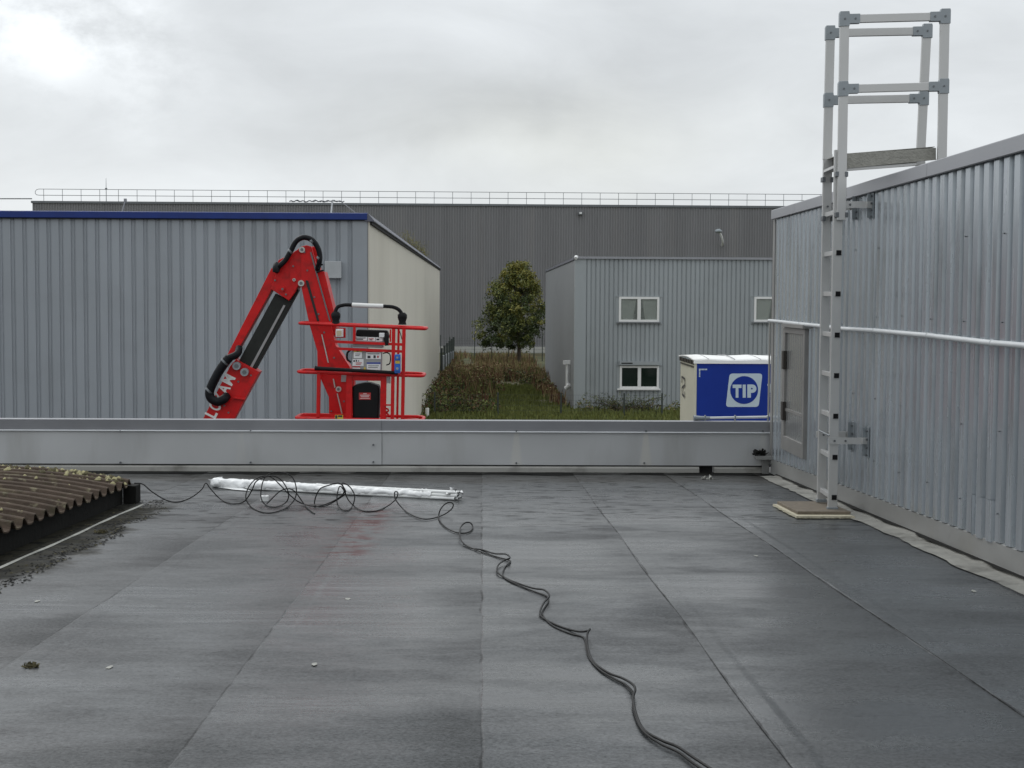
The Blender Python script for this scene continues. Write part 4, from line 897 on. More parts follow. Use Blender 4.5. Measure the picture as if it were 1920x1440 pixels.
# ================================================================== TRAILER
def trailer():
    Y = 33.0; xl = P(1302, 730, Y).x; L_ = 7.5; D = 2.5
    T = thing('truck_trailer', (xl+3, Y+1.2, 0), 'box trailer with white roof and blue curtain side carrying a round logo', 'trailer')
    zt_ = P(1310, 676, Y).z; zbot = 1.0
    mb = MB(); mb.box((xl+.02, Y+.02, zbot), (xl+L_, Y+D, zt_-.08)); mb.build('body', 'cream', T)
    mb = MB(); mb.box((xl, Y-.01, zbot), (xl+.05, Y+.10, zt_-.04)); mb.build('corner_post', 'cream', T, bevel=.01)
    zq = P(1350, 682, Y).z
    mb = MB(); mb.box((xl+.055, Y-.004, zbot+.1), (xl+L_-.1, Y+.018, zq)); mb.build('curtain', 'trailerblue', T)
    mb = MB(); mb.box((xl-.02, Y-.03, zq+.002), (xl+L_, Y+.06, zt_-.0)); mb.build('top_rail', 'tarpwhite', T)
    mb = MB(); nx = 24; vs = []
    for i in range(nx+1):
        x = xl-.03+(L_+.05)*i/nx
        for j in range(7): y = Y-.02+(D+.04)*j/6; vs.append((x, y, zt_+.02+.05*math.sin(math.pi*j/6)+.012*math.sin(i*math.pi/2)))
    mb.add(vs, [(i*7+j, (i+1)*7+j, (i+1)*7+j+1, i*7+j+1) for i in range(nx) for j in range(6)], 0, True); o = mb.build('roof', 'tarpwhite', T); sm = o.modifiers.new('t', 'SOLIDIFY'); sm.thickness = .03
    for k in range(7):
        x = xl+.42+k*.6; mb = MB(); mb.tube([(x-.1, Y-.02, zt_+.035), (x-.1, Y+.7, zt_+.07), (x-.1, Y+1.5, zt_+.085), (x-.1, Y+D, zt_+.035)], .010, 5); mb.build('roof_bow', 'coping', T)
    # dark lashing along front top edge
    mb = MB()
    for k in range(9): y = Y+.1+k*.27; mb.box((xl-.03, y, zt_-.10), (xl+.0, y+.13, zt_-.01))
    mb.box((xl-.008, Y+.1, zt_-.17), (xl+.012, Y+D-.1, zt_-.14)); mb.build('lashing', 'handle', T)
    # lettering on the curtain
    f = Y-.008; 
    def q(u, v): return P(1260+u/6, 640+v/6, f)
    lb = MB()
    def rpoly(cs, r, k=5):
        o = []
        for i in range(len(cs)):
            a, b, c_ = [Vector(cs[(i+d) % len(cs)]) for d in (-1, 0, 1)]; u = (a-b).normalized(); w = (c_-b).normalized()
            for j in range(k+1): t = j/k; o.append((b+u*r)*(1-t)**2+2*b*t*(1-t)+(b+w*r)*t*t)
        return o
    sq = rpoly([q(648, 362), q(1018, 362), q(975, 738), q(605, 738)], .08); lb.add(sq, [tuple(range(len(sq)))])
    lb.build('logo_square', 'logowhite', T)
    lb = MB(); f = Y-.011; c_ = q(812, 548); rad = 158/6*Y/F; lb.add([c_+Vector((math.cos(t)*rad, 0, math.sin(t)*rad)) for t in np.linspace(0, 2*math.pi, 49)[:-1]], [tuple(range(48))]); lb.build('logo_disc', 'trailerblue', T)
    lb = MB(); f = Y-.014
    put_text(lb, 'T', q(682, 487), q(782, 487), q(682, 634), 0, .06); put_text(lb, 'I', q(795, 487), q(830, 487), q(795, 634), 0, .06); put_text(lb, 'P', q(847, 485), q(950, 485), q(847, 634), 0, .06)
    lb.build('logo_letters', 'logowhite', T)
    lb = MB(); f = Y-.008; put_text(lb, 'T', q(1073, 478), q(1150, 478), q(1073, 578), 0, .05); put_text(lb, 'S', q(1100, 592), q(1140, 592), q(1100, 625), 0, .03); lb.build('side_lettering', 'logowhite', T)
    lb = MB()
    for k in range(6): lb.add([q(303+k*16, 308), q(315+k*16, 308), q(315+k*16, 324), q(303+k*16, 324)], [(0, 1, 2, 3)])
    for k in range(1, 6): lb.add([q(303, 308+k*16), q(318, 308+k*16), q(318, 320+k*16), q(303, 320+k*16)], [(0, 1, 2, 3)])
    lb.build('corner_marks', 'logowhite', T)
    # dark mark on the cream front
    mb = MB(); 
    def fr(px, py): v = PX(px, py, xl-.006); return v
    def stroke(a, b): mb.beam(fr(*a), fr(*b), .05, .004, (1, 0, 0))
    for a, b in (((1278, 706), (1283, 710)), ((1283, 710), (1283.5, 722)), ((1278, 706), (1278, 718)), ((1283.5, 722), (1278.5, 727)), ((1278.5, 727), (1279, 739)), ((1279, 739), (1282.5, 744)), ((1282.5, 744), (1283, 734))): stroke(a, b)
    mb.build('front_marking', 'labelblk', T)
    mb = MB(); mb.box((xl+.3, Y+.2, .85), (xl+L_-.1, Y+D-.2, .999)); mb.build('chassis', 'bolt', T)
    for x in (xl+4.6, xl+5.8):
        for y in (Y+.25, Y+D-.25): mb = MB(); mb.cyl((x, y-.15, .5), (x, y+.15, .5), .5, 24); w_ = mb.build('wheel', 'rubber', T); mb = MB(); mb.cyl((x, y-.16, .5), (x, y+.16, .5), .28, 16); mb.build('rim', 'alu', w_)
    for x in (xl+.9,): 
        for y in (Y+.4, Y+D-.4): mb = MB(); mb.box((x-.06, y-.06, 0), (x+.06, y+.06, .85)); mb.build('landing_leg', 'bolt', T)
trailer()

# ================================================================== BOOM LIFT
def boom_lift():
    YL = 19.0
    z1 = lambda u, v, Y=YL: P(360+u/3.79, 420+v/3.79, Y)
    z2 = lambda u, v, Y=YL: P(540+u/5.54, 540+v/5.54, Y)
    T = thing('boom_lift', (P(230, 800, YL).x, YL+.9, 0), 'red articulated boom lift with its basket raised just above the parapet', 'boom lift')
    A, TH = YL+.75, .30                                   # front face and thickness of the booms
    def plate(pts, y, th, name, m_='red', parent=T, f=z1, bev=.006):
        mb = MB(); mb.prism([f(u, v, y) for u, v in pts][::-1], (0, th, 0)); return mb.build(name, m_, parent, bevel=bev)
    # lower boom: wide box from below the parapet up to the clevis, then slim upper link
    dx, dy = -190/3.79, 380/3.79
    base_l, base_r = (75, 1390), (290, 1390); k = 3.6
    lo = [(270, 1010), (312, 962), (440, 1030), (475, 1052), (290, 1390), (290-190*k, 1390+380*k), (75-190*k, 1390+380*k), (75, 1390), (135, 1275)]
    LB = plate(lo, A, TH, 'lower_boom')
    plate([(440, 1035), (478, 1050), (300, 1385), (262, 1385)], A-.012, .012, 'side_plate', 'red', LB, bev=0)
    plate([(295, 1228), (380, 1240), (372, 1252), (288, 1240)], A-.06, .06, 'lug', 'red', LB)
    plate([(565, 312), (612, 340), (560, 480), (322, 905), (310, 965), (240, 950)], A+.02, TH-.06, 'link_arm')
    plate([(592, 495), (700, 550), (748, 440), (757, 470), (450, 1032), (332, 975)], A+.06, TH-.12, 'telescopic_boom', 'boomblack')
    tb = plate([(650, 575), (664, 580), (428, 1022), (412, 1015)], A+.05, .01, 'guide_strip', 'console', T, bev=0)
    # knuckle head
    KN = plate([(612, 258), (700, 212), (745, 185), (775, 160), (812, 150), (848, 160), (882, 290), (755, 440), (735, 480), (688, 545), (560, 462), (598, 345)], A-.03, TH+.06, 'knuckle')
    plate([(705, 215), (762, 420), (730, 478), (700, 410), (690, 235)], A-.042, .012, 'knuckle_rib', 'red', KN, bev=0)
    # upper boom hanging to the right
    plate([(775, 165), (815, 150), (838, 165), (880, 320), (985, 700), (1020, 860), (1118, 1010), (1150, 1100), (1150, 1440), (975, 1440), (972, 1230), (892, 1050), (890, 905), (832, 705), (775, 440)], A-.05, TH-.02, 'upper_boom')
    plate([(850, 158), (885, 165), (905, 330), (880, 330)], A+.10, TH-.02, 'boom_cheek', 'red')
    plate([(875, 338), (940, 338), (1010, 625), (1035, 790), (990, 790)], A+.02, TH+.1, 'boom_cover', 'red')
    plate([(838, 200), (848, 200), (985, 690), (975, 690)], A-.060, .010, 'boom_seam', 'bolt', bev=0)
    plate([(805, 400), (825, 400), (905, 690), (888, 690)], A-.062, .012, 'boom_groove', 'dark')
    for pts in ([(918, 785), (926, 785), (972, 985), (964, 985)], [(1000, 1100), (1008, 1100), (1020, 1160), (1012, 1165)], [(1028, 1205), (1036, 1205), (1072, 1355), (1063, 1358)]): plate(pts, A-.066, .012, 'boom_edge_trim', 'steelpin', bev=0)
    def pin(u, v, r, m_='steelpin', y=A-.05):
        c_ = z1(u, v, y); mb = MB(); mb.cyl(c_+Vector((0, .06, 0)), c_+Vector((0, -.03, 0)), r, 20); o = mb.build('pivot_pin', m_, T)
        mb = MB(); mb.cyl(c_+Vector((0, -.028, 0)), c_+Vector((0, -.042, 0)), r*.5, 14); mb.build('pin_hub', 'bolt', o)
    for u, v, r in ((783, 183, .040), (777, 421, .042), (727, 397, .022), (1042, 1173, .038), (645, 462, .030)): pin(u, v, r, 'red' if u == 645 else 'steelpin')
    for u, v in ((318, 1008), (374, 1052)): pin(u, v, .055, 'galv')
    # hoses
    def hose(pts, r, name='hose', dy=0): mb = MB(); mb.tube(spline([z1(u, v, A-.12+dy+(q[0] if q else 0)) for u, v, *q in pts], 6), r, 10); return mb.build(name, 'hose', T)
    hose([(600, 335, .1), (620, 300), (660, 262), (695, 205), (735, 130), (775, 100), (815, 97), (858, 118), (892, 165), (908, 220), (905, 270), (888, 335, .1)], .036)
    hose([(605, 290, .05), (598, 315), (600, 340)], .05)
    hose([(335, 880, .1), (320, 925), (255, 955)], .05); hose([(265, 950, 0), (235, 985), (185, 1060), (135, 1160), (125, 1210), (142, 1245), (185, 1262), (225, 1245), (245, 1225, .08)], .062)
    hose([(930, 288), (915, 292), (900, 320)], .012); hose([(935, 330), (910, 335), (885, 345)], .012)
    for u, v in ((640, 300), (720, 300), (800, 200), (668, 500), (590, 400), (820, 330), (870, 520), (940, 770), (900, 640), (1010, 950), (330, 1120), (420, 1075), (260, 1340), (230, 1290), (1080, 1260), (990, 1330)):
        c_ = z1(u, v, A-.05 if u > 560 else A); mb = MB(); mb.cyl(c_+Vector((0, .02, 0)), c_+Vector((0, -.016, 0)), .013, 6); mb.build('bolt', 'bolt', T)
    for u, v, rr in ((705, 190, .042), (858, 118, .042), (907, 240, .042), (240, 975, .068), (130, 1180, .068)):
        c_ = z1(u, v, A-.12); mb = MB(); mb.cyl(c_+Vector((-.02, 0, -.02)), c_+Vector((.0, 0, .0)), rr, 14); mb.build('hose_clamp', 'bolt', T)
    # lettering along the lower boom, reading upward
    mb = MB(); d = Vector((190, -380)).normalized(); n_ = Vector((d.y*-1, d.x))   # along the boom, across (image space, y down)
    s0 = Vector((92, 1405)); Ls = 385; hgt = 92
    tl = lambda s_, w: z1(s0.x+d.x*s_-n_.x*w*-1, s0.y+d.y*s_+n_.y*w*1, A-.008)
    across = Vector((-.894, -.447))
    for ch, a_, b_ in (('L', 18, 62), ('O', 74, 130), ('X', 142, 196), ('A', 210, 268), ('M', 280, 345)):
        o0 = Vector((120, 1385)); p = lambda s_, w: z1(o0.x+d.x*s_+across.x*w*-1, o0.y+d.y*s_-across.y*w, A-.008)
        put_text(mb, ch, p(a_, -45), p(b_, -45), p(a_, 42), 0, .03)
    mb.build('boom_lettering', 'white', LB)
    # ---------------- basket
    y0, y1 = YL-.02, YL+.62
    def loop(yl, yr, name, xl, xr, r=.026):
        pl, pr = z2(xl, yl), z2(xr, yr); dz = (pr.z-pl.z)/(pr.x-pl.x); c_ = .12
        pts = []
        for x, y in ((pl.x+c_, y0), (pr.x-c_, y0), (pr.x-.03, y0+.03), (pr.x, y0+c_), (pr.x, y1-c_), (pr.x-.03, y1-.03), (pr.x-c_, y1), (pl.x+c_, y1), (pl.x+.03, y1-.03), (pl.x, y1-c_), (pl.x, y0+c_), (pl.x+.03, y0+.03)): pts.append((x, y, pl.z+dz*(x-pl.x)))
        mb = MB(); mb.tube(pts, r, 8, True); return mb.build(name, 'red', B)
    mb = MB(); fl = z2(75, 1385); fr_ = z2(1400, 1400); mb.box((fl.x, y0, fl.z-.10), (fr_.x, y1, fl.z-.05)); B = mb.build('basket', 'red', T)
    loop(366, 424, 'top_rail', 112, 1428, .021); loop(872, 914, 'mid_rail', 98, 1405, .021); loop(1352, 1378, 'toe_rail', 76, 1398, .022)
    def post(u, va, vb, w=.034, y=y0, name='basket_post', m_='red', par=None): mb = MB(); mb.beam(z2(u, va, y), z2(u-8*(vb-va)/500, vb, y), w, w); mb.build(name, m_, par or B)
    for u, va, vb, w in ((318, 880, 1340, .040), (690, 395, 560, .035), (1098, 425, 1385, .045), (1205, 425, 1385, .045), (1065, 430, 560, .02)): post(u, va, vb, w)
    post(1150, 400, 1380, .03, y1); post(330, 880, 1380, .03, y1)
    for u, va, vb, w in ((640, 880, 1385, .075), (995, 880, 1385, .075)): post(u, va, vb, w, y0+.05)
    def rail(u0, v0, u1, v1, w=.035, y=y0, m_='red', name='cross_rail'): mb = MB(); mb.beam(z2(u0, v0, y), z2(u1, v1, y), w, .035); mb.build(name, m_, B)
    rail(450, 556, 1205, 588); rail(480, 628, 1205, 660, .035, y0+.02); rail(645, 930, 1000, 935, .075, y0+.05); rail(1000, 1215, 1095, 1215, .02)
    mb = MB(); mb.tube([z2(278, 832, y0-.06), z2(350, 838, y0-.06), z2(1140, 882, y0-.06)], [.03, .026, .022], 10); mb.build('drop_bar', 'blackplastic', B, label='black drop bar across the middle of the basket')
    mb = MB(); mb.prism([z2(u, v, y0+.12) for u, v in ((75, 1350), (210, 1305), (600, 1310), (600, 1385), (75, 1385))][::-1], (0, .02, 0)); mb.build('toe_board', 'red', B)
    mb = MB(); mb.prism([z2(u, v, y0+.12) for u, v in ((1170, 1370), (1200, 1350), (1380, 1362), (1400, 1385), (1170, 1390))][::-1], (0, .02, 0)); mb.build('toe_board', 'red', B)
    # plate with holes on the right of the cabinet
    mb = MB()
    for v in (1270, 1320): c_ = z2(1025, v, y0+.04); mb.tube([c_+Vector((.022*math.cos(t), 0, .022*math.sin(t))) for t in np.linspace(0, 6.283, 13)[:-1]], .012, 6, True)
    mb.build('tie_ring', 'red', B)
    # upper black hoop with its white wrap
    H_ = MB(); H_.tube(spline([z2(u, v, y0+.03) for u, v in ((488, 345), (490, 260), (515, 200), (575, 178), (660, 176), (830, 186), (1000, 190), (1090, 198), (1150, 225), (1185, 280), (1190, 370))], 5), .024, 10); HO = H_.build('guard_hoop', 'blackplastic', T)
    H_ = MB(); H_.tube([z2(u, v, y0+.03) for u, v in ((665, 176), (745, 179), (830, 184), (990, 189))], .030, 10); H_.build('white_wrap', 'white', HO)
    for u, v in ((497, 300), (1188, 310)):
        H_ = MB(); c_ = z2(u, v, y0+.03); H_.tube([c_+Vector((0, 0, -.09)), c_+Vector((0, 0, -.05)), c_+Vector((0, 0, 0)), c_+Vector((0, 0, .04)), c_+Vector((0, 0, .07))], [.055, .045, .062, .062, .035], 10); H_.build('clamp', 'blackplastic', HO)
    # control console
    mb = MB(); a = [z2(u, v, y0+.02) for u, v in ((688, 505), (990, 515), (985, 625), (668, 610))]; mb.prism(a[::-1], (0, .22, .0)); CO = mb.build('control_console', 'console', T, bevel=.01)
    mb = MB(); a = [z2(u, v, y0+.03) for u, v in ((668, 640), (972, 650), (965, 912), (664, 905))]; mb.prism(a[::-1], (0, .2, 0)); CB = mb.build('control_cabinet', 'console', T, bevel=.01)
    def sticker(u0, v0, u1, v1, bars, par, y, name='sticker', bgm='label'):
        mb = MB(); mats = [bgm, 'labelred', 'labelyel', 'labelblk', 'labelblu', 'label']
        mb.add([z2(u0, v1, y-.004), z2(u1, v1, y-.004), z2(u1, v0, y-.004), z2(u0, v0, y-.004)], [(0, 1, 2, 3)], 0)
        for a_, b_, c_, d_, mi in bars:
            U = lambda t: u0+(u1-u0)*t; V = lambda t: v0+(v1-v0)*t
            mb.add([z2(U(a_), V(d_), y-.007), z2(U(c_), V(d_), y-.007), z2(U(c_), V(b_), y-.007), z2(U(a_), V(b_), y-.007)], [(0, 1, 2, 3)], mi)
        mb.build(name, mats, par)
    ln = [(.12, .45+.13*i, .9-.15*(i % 2), .50+.13*i, 3) for i in range(4)]
    f0, f1 = y0+.02, y0+.03
    sticker(690, 508, 820, 545, [(.06, .2, .9, .4, 3), (.15, .55, .7, .8, 3)], CO, f0, bgm='label'); sticker(832, 512, 905, 550, [(.1, .3, .8, .5, 1), (.2, .6, .6, .8, 3)], CO, f0); sticker(912, 514, 982, 555, [(.1, .3, .5, .7, 3)], CO, f0)
    sticker(682, 646, 768, 728, [(0, 0, 1, .22, 2), (.35, .05, .6, .2, 3), (.2, .45, .8, .52, 3), (.2, .65, .7, .72, 3)], CB, f1)
    sticker(810, 650, 965, 738, [(0, 0, 1, .2, 1), (.1, .35, .9, .42, 3), (.1, .6, .3, .9, 3), (.5, .55, .65, .9, 3), (.75, .6, .85, .85, 1)], CB, f1)
    sticker(670, 738, 785, 810, [(.08, .15, .22, .4, 3), (.3, .1, .4, .4, 3), (.5, .2, .6, .35, 3), (.3, .5, .85, .6, 1), (.3, .7, .75, .8, 1)], CB, f1)
    sticker(818, 772, 960, 855, [(0, 0, 1, .2, 4), (.1, .4, .9, .46, 3), (.1, .6, .8, .66, 3)], CB, f1); sticker(670, 812, 750, 842, [(0, .0, 1, .45, 1)], CB, f1)
    mb = MB(); a = [z2(782, 846, y0+.02), z2(812, 846, y0+.02), z2(797, 815, y0+.02)]; mb.add(a, [(0, 1, 2)]); mb.build('warning_triangle', 'labelyel', CB)
    sticker(745, 884, 840, 900, [(.3, .1, .7, .9, 3)], CB, f1, bgm='labelyel'); sticker(668, 880, 958, 905, [], CB, f1+.002)
    # black bits above and beside the console
    mb = MB(); mb.prism([z2(u, v, y0+.1) for u, v in ((712, 430), (1030, 440), (1050, 500), (1040, 540), (1000, 540), (700, 500))][::-1], (0, .18, 0)); mb.build('console_cover', 'blackplastic', T, bevel=.02)
    mb = MB(); c_ = z2(1020, 520, y0); mb.tube([c_+Vector((0, 0, .06)), c_, c_+Vector((.01, 0, -.10))], [.02, .035, .028], 8); mb.build('joystick', 'blackplastic', CO)
    mb = MB(); c_ = z2(975, 490, y0); mb.box(c_+Vector((-.035, -.02, -.03)), c_+Vector((.035, .02, .03))); mb.build('switch_box', 'label', CO, bevel=.008)
    mb = MB(); c_ = z2(640, 700, y0+.05); mb.tube(spline([c_+Vector((.02, 0, .08)), c_+Vector((-.03, 0, .03)), c_+Vector((-.03, 0, -.05)), c_+Vector((.02, 0, -.09))], 4), .014, 6); mb.build('cable_loop', 'cable', CO)
    mb = MB(); mb.tube(spline([z2(u, v, y0+.1) for u, v in ((985, 680), (1030, 672), (1062, 700), (1058, 780), (1020, 800))], 5), .008, 6); mb.tube([z2(1160, 450, y0), z2(1185, 535, y0)], .006, 5); mb.build('control_cable', 'cable', CO)
    mb = MB(); mb.beam(z2(1045, 900, y0+.03), z2(1045, 990, y0+.03), .05, .03); mb.build('grey_latch', 'console', B)
    # work lamp
    mb = MB(); a, b = z2(495, 425, y0+.0), z2(570, 510, y0+.0); mb.box((a.x, y0-.01, b.z), (b.x, y0+.1, a.z)); WL = mb.build('work_lamp', 'label', T, bevel=.01)
    mb = MB(); a, b = z2(508, 442), z2(558, 495); mb.box((a.x, y0-.018, b.z), (b.x, y0-.01, a.z)); mb.build('lens', 'beigelamp', WL)
    mb = MB(); a, b = z2(485, 415), z2(592, 520); mb.box((a.x, y0+.102, b.z), (b.x, y0+.12, a.z)); mb.build('lamp_plate', 'red', WL)
    # blue sockets
    mb = MB(); a, b = z2(1108, 688, y0-.03), z2(1170, 885, y0-.03); mb.box((a.x, y0-.09, b.z), (b.x, y0-.02, a.z)); SO = mb.build('socket_box', 'bluesock', T, bevel=.012)
    for v, rr in ((722, .03), (835, .036)): mb = MB(); c_ = z2(1136, v, y0-.09); mb.cyl(c_, c_+Vector((0, -.03, 0)), rr, 16); s_ = mb.build('socket', 'bluesock', SO); mb = MB(); mb.cyl(c_+Vector((0, -.03, 0)), c_+Vector((0, -.034, 0)), rr*.5, 12); mb.build('socket_face', 'labelblk', s_) if False else mb.build('socket_face', 'galv', SO)
    mb = MB(); a, b = z2(1115, 755, y0-.09), z2(1162, 785, y0-.09); mb.box((a.x, y0-.094, b.z), (b.x, y0-.09, a.z)); mb.build('sticker', 'labelyel', SO)
    # black storage box with red notice
    mb = MB(); mb.prism([z2(u, v, y0+.06) for u, v in ((668, 1020), (720, 1000), (800, 985), (850, 985), (945, 1015), (950, 1100), (940, 1370), (672, 1370))][::-1], (0, .25, 0)); BX = mb.build('storage_box', 'blackplastic', T, bevel=.02)
    sticker(737, 1087, 860, 1160, [(.35, .12, .65, .2, 5), (.1, .32, .9, .4, 5), (.15, .55, .85, .63, 5), (.1, .8, .9, .86, 5)], BX, y0+.06, bgm='labelred')
    # small fittings seen on the boom behind
    mb = MB(); mb.prism([z2(u, v, A-.07) for u, v in ((555, 890), (605, 890), (600, 975), (550, 975))][::-1], (0, .02, 0)); mb.build('inspection_plate', 'console', T)
    sticker(487, 1318, 572, 1362, [(.05, .1, .3, .9, 3), (.4, .1, .9, .5, 3)], B, y0-.03, bgm='labelyel')
    # chassis below, behind the parapet
    bx, by = z1(180-190*k, 1390+380*k, A).x, A+TH/2
    mb = MB(); mb.box((bx-1.2, by-.6, .45), (bx+1.3, by+.6, .85)); mb.box((bx-.75, by-.5, .85), (bx+.35, by+.5, 1.55)); mb.build('chassis', 'red', T, bevel=.04)
    for sx in (-.95, 1.0):
        for sy in (-.62, .62): mb = MB(); mb.cyl((bx+sx, by+sy-.14, .42), (bx+sx, by+sy+.14, .42), .42, 24); w_ = mb.build('wheel', 'rubber', T, bevel=.02); mb = MB(); mb.cyl((bx+sx, by+sy-.15, .42), (bx+sx, by+sy+.15, .42), .22, 16); mb.build('rim', 'galv', w_)
boom_lift()

# ================================================================== TREES AND WEEDS
def leaves(mb, pts, size, rnd, mi, up=.3):
    for p in pts:
        n_ = Vector((rnd.gauss(0, 1), rnd.gauss(0, 1), rnd.gauss(0, 1)+up)).normalized(); a = n_.orthogonal().normalized(); a.rotate(Matrix.Rotation(rnd.random()*6.28, 3, n_)); b = n_.cross(a)
        s = size*(.6+.8*rnd.random()); mb.add([p-a*s, p+b*s*.45, p+a*s, p-b*s*.45], [(0, 1, 2, 3)], mi(p) if callable(mi) else mi)
def tree():
    Y = 97.0; c0 = P(970, 690, Y); rnd = random.Random(3)
    T = thing('leafy_tree', (c0.x, Y, 0), 'broad leafy tree turning yellow at its top beside the two storey building', 'tree')
    ztop = P(970, 494, Y).z; zlow = P(970, 652, Y).z; Hh = ztop-zlow
    mb = MB(); mb.tube([(c0.x+.15, Y, -.05), (c0.x+.1, Y, 1.2), (c0.x, Y, 2.4), (c0.x-.05, Y, 4), (c0.x-.1, Y, ztop-1)], [.16, .12, .10, .07, .02], 10)
    for i in range(26):
        a = rnd.random()*6.28; z = rnd.uniform(1.5, 5); s = Vector((c0.x, Y, z)); e_ = s+Vector((math.cos(a)*1.4, math.sin(a)*1.4, rnd.uniform(.3, .9)))
        mb.tube([s, (s+e_)/2+Vector((0, 0, .1)), e_], [.04, .028, .008], 6)
    mb.build('trunk', 'bark', T)
    # crown from clumps
    mb = MB(); cl = []
    def rad(t):                                      # half width against height fraction
        return [1.8, 2.35, 2.4, 2.25, 2.15, 2.05, 1.9, 1.6, 1.2, .65][min(9, int(t*10))]
    for i in range(440):
        t = rnd.random()**.95; a = rnd.random()*6.28; rr = rad(t)*(1+.28*mnoise.noise(Vector((math.cos(a)*1.3, math.sin(a)*1.3, t*3.5)))); q = rr*(.50+.48*rnd.random()) if rnd.random() < .8 else rr*rnd.random()*.5
        cl.append((Vector((c0.x-.22+math.cos(a)*q-(.25 if t < .3 else 0)+.25*t, Y+math.sin(a)*q, zlow+.08+t*(Hh-.2))), rnd.uniform(.16, .50), t))
    for c_, r, t in cl:
        yel = rnd.random() < max(.05, (t-.25)*.85)+(.15 if c_.x > c0.x+.7 and t > .3 else 0); mid = rnd.random() < .25+t*.6
        mi = 2 if yel else (1 if mid else 0)
        pts = []
        for _ in range(72):
            v = Vector((rnd.gauss(0, 1), rnd.gauss(0, 1), rnd.gauss(0, .8))).normalized()*r*rnd.random()**.4; pts.append(c_+v)
        leaves(mb, pts, .085, rnd, lambda p: mi if rnd.random() < .75 else max(0, mi-1))
    mb.build('crown', ['leafgreen', 'leafmid', 'leafyel'], T)
tree()
def sparse():
    Y = 100.0; rnd = random.Random(6); c0 = P(772, 460, Y)
    T = thing('sparse_tree', (c0.x, Y, 0), 'sparse yellowing tree top showing over the roof verge of the beige wall', 'tree')
    mb = MB(); mb.tube([(c0.x, Y, 0), (c0.x, Y, 4), (c0.x+.1, Y, c0.z)], [.1, .07, .02], 8); mb.build('trunk', 'bark', T)
    mb = MB()
    for i in range(70):
        t = rnd.random(); q = P(752+48*t+rnd.gauss(0, 4), 438+42*t+rnd.gauss(0, 5), Y); leaves(mb, [q+Vector((rnd.gauss(0, .13), rnd.gauss(0, .2), rnd.gauss(0, .16))) for _ in range(14)], .04, rnd, 0)
        mb.tube([q, Vector((c0.x, Y, c0.z-1.2))], .006, 3, mi=1)
    mb.build('crown', ['leafyel', 'bark'], T)
sparse()
def blade_field(name, spots, h, w, m_, rnd, n, lean=.35, label=None):
    mb = MB()
    for x, y, s in spots:
        for _ in range(n):
            px, py = x+rnd.gauss(0, .22)*s, y+rnd.gauss(0, .22)*s; hh = h*s*(.5+.8*rnd.random()); a = rnd.random()*6.28; ln_ = lean*hh*rnd.random(); ww = w*(.6+.8*rnd.random())
            dx_, dy_ = math.cos(a)*ln_, math.sin(a)*ln_; b = rnd.random()*3.14; wx, wy = math.cos(b)*ww, math.sin(b)*ww
            mb.add([(px-wx, py-wy, 0), (px+wx, py+wy, 0), (px+dx_*.5+wx*.7, py+dy_*.5+wy*.7, hh*.6), (px+dx_, py+dy_, hh), (px+dx_*.5-wx*.7, py+dy_*.5-wy*.7, hh*.6)], [(0, 1, 2, 3, 4)], rnd.randrange(len(m_)))
    o = mb.build(name, m_); tag(o, kind='stuff'); return o
rnd = random.Random(21)
def scatter(n, xr, yr, f=None):
    o = []
    while len(o) < n:
        y = rnd.uniform(*yr); x = rnd.uniform(xr[0], xr[1])
        s = .6+.8*rnd.random()
        if f is None or f(x, y): o.append((x, y, s))
    return o
XS = -2.3; XM = 3.5
grass = scatter(2600, (XS, 9.5), (52, 74), lambda x, y: (x < XM or y < 57.7) and mnoise.noise(Vector((x*.5, y*.2, 0))) > -.45)
blade_field('grass', grass, .16, .035, ['weedgreen', 'weedgreen', 'leafmid'], rnd, 7)
dry = scatter(900, (XS, XM), (66, 112), lambda x, y: mnoise.noise(Vector((x*.6, y*.12, 4))) > -.25)
blade_field('dry_grass', [q for q in dry if q[0] < .4 or q[1] > 77], .42, .03, ['weedochre', 'weedrust', 'weedochre', 'weedgreen'], rnd, 10)
rust = scatter(520, (XS, XM), (60, 84), lambda x, y: mnoise.noise(Vector((x*.7, y*.15, 9))) > .0 or (abs(x+.5) < 1.1 and 66 < y < 78))
blade_field('rusty_weeds', [q for q in rust if q[0] < .2 or q[1] > 78], .5, .03, ['weedrust', 'weedrust', 'bramble', 'weedochre', 'weedgreen'], rnd, 6)
blade_field('rusty_weeds', [(x, y, .9) for x, y in ((3.3-.02*i, 60+i*.8) for i in range(30))], .5, .03, ['weedochre', 'weedrust'], rnd, 14)
def bush(name, spots, m_, n=240, size=.05):
    mb = MB()
    for x, y, r, h in spots:
        for _ in range(int(n*r)):
            v = Vector((rnd.gauss(0, 1), rnd.gauss(0, 1), abs(rnd.gauss(0, 1)))).normalized()*rnd.random()**.35; q = 1+.3*mnoise.noise(v*3+Vector((x, y, 0)))
            leaves(mb, [Vector((x+v.x*r*q, y+v.y*r*q, v.z*h*q))], size, rnd, rnd.randrange(len(m_)))
    return tag(mb.build(name, m_), kind='stuff')
bush('bramble_thicket', [(-1.9, 56, .8, .95), (-1.2, 57, .9, .7), (-.5, 56.5, .8, .75), (-2.0, 60, .8, .9), (.1, 57.5, .7, .5), (-1.3, 62, 1.0, .7), (-.2, 63, .8, .45), (2.4, 75, .8, .7), (-1.8, 66, 1, 1.0), (.3, 69, .8, .7), (1.7, 79, .7, .7), (3.0, 72, .5, .5)], ['bramble', 'weedgreen', 'weedgreen', 'weedrust'], 800, .06)
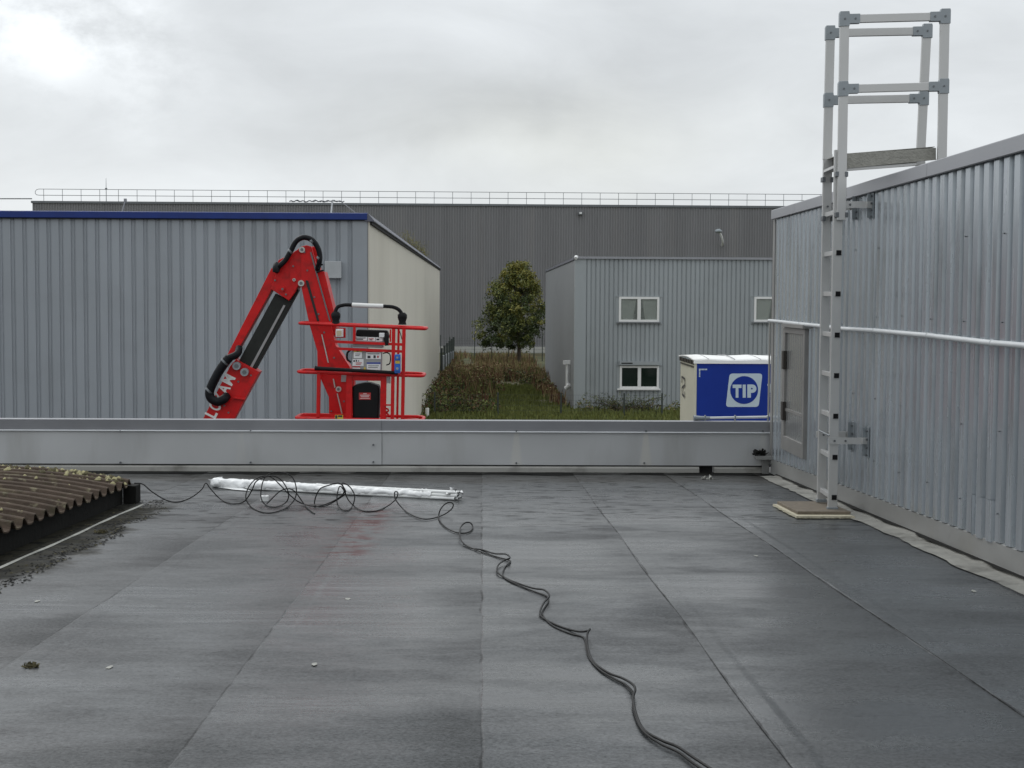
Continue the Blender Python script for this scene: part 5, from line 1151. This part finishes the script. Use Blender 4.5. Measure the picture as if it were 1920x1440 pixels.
bush('rusty_thicket', [(-1.6, 69, 1.0, .7), (-.6, 71, 1.1, .85), (.2, 74, .9, .7), (-1.8, 76, 1, .8), (1.5, 84, 1, .5), (-.2, 79, 1.2, .9), (2.8, 83, 1, .6), (-1.2, 86, 1.2, .7), (.9, 88, 1.2, .6), (2.6, 92, 1, .5), (3.2, 66, .35, .6), (3.3, 62, .3, .5), (3.1, 70, .5, .6)], ['weedrust', 'weedrust', 'weedochre', 'weedgreen'], 700, .06)
bush('low_ground_cover', [(3.9+i*.42+rnd.random()*.2, 57.0+rnd.random()*.5, .38, .24+.3*rnd.random()) for i in range(14)], ['weedgreen', 'bramble', 'weedochre', 'leafmid'], 500, .05)
def shrub():
    mb = MB(); c = P(1170, 778, 57); T = thing('thin_shrub', (c.x, 57, 0), 'thin half bare shrub sprawling in front of the two storey building', 'shrub')
    tw = MB()
    for i in range(46):
        a = rnd.uniform(-1.35, 1.35); L_ = rnd.uniform(.6, 1.25)*(1+.6*abs(a)); x0 = c.x+rnd.gauss(0, .18); y0 = 57+rnd.gauss(0, .15)
        pts = [Vector((x0+math.sin(a)*L_*t, y0+.1*math.sin(i)*t, math.cos(a*.6)*L_*.75*t-(abs(a)*.28*L_*t*t))) for t in (0, .25, .5, .75, 1)]
        for p in pts: p.z = max(p.z, .02)
        tw.tube(pts, [.010, .008, .006, .005, .003], 4)
        leaves(mb, [pts[k]+Vector((rnd.gauss(0, .06), rnd.gauss(0, .06), rnd.gauss(0, .05))) for k in (2, 3, 4) for _ in range(7)], .035, rnd, rnd.randrange(2))
    tw.build('twigs', 'bark', T); mb.build('foliage', ['weedgreen', 'bramble'], T)
shrub()
# ---- wire fences
def fence(name, x0, x1, Y, h, step, label, first=None, ydir=None):
    a = Vector((x0, Y, 0)); b = Vector((x1, Y if ydir is None else ydir, 0)); T = thing(name, (a+b)/2, label, 'fence', None)
    L_ = (b-a).length; u = (b-a).normalized(); n = int(L_/step)+1; m = MB()
    for i in range(n+1):
        p = a+u*min(L_, i*step); q = MB(); q.box(p+Vector((-.03, -.03, 0)), p+Vector((.03, .03, h+.12))); q.build('post', 'fence', T)
    k = 0
    while k*.2 <= h: m.tube([a+Vector((0, 0, k*.2+.03)), b+Vector((0, 0, k*.2+.03))], .004, 3); k += 1
    for i in range(int(L_/.1)): p = a+u*i*.1; m.tube([p, p+Vector((0, 0, h))], .0025, 3)
    m.build('wire_mesh', 'fence', T)
fence('mesh_fence', P(826, 700, 104).x, P(1030, 700, 104).x, 104, 1.75, 2.45, 'dark wire mesh fence with thin posts in front of the huge hall')
fence('mesh_fence', P(843, 700, 99).x, P(1030, 700, 99).x, 99, 1.75, 2.9, 'dark wire mesh fence just behind the leafy tree')
fence('mesh_fence', P(815, 780, 55).x, 6.9, 55, .80, 2.42, 'low dark wire fence at the near edge of the grass plot')
# pale concrete rails / screen along the beige wall end
T = thing('screen_fence', (P(838, 690, 90).x, 88, 0), 'grey solid screen fence running back from the end of the beige wall', 'fence')
mb = MB(); a, b = P(826, 700, 80), P(849, 690, 103); mb.prism([(a.x, 80, 0), (a.x, 80, P(826, 668, 80).z), (b.x, 103, P(849, 658, 103).z), (b.x, 103, 0)], (.06, 0, 0)); mb.build('panel', 'leftclad', T)
for i in range(6): t = i/5; mb = MB(); x = a.x+(b.x-a.x)*t+.03; y = 80+23*t; mb.box((x-.05, y-.05, 0), (x+.09, y+.05, 1.75)); mb.build('post', 'fence', T)
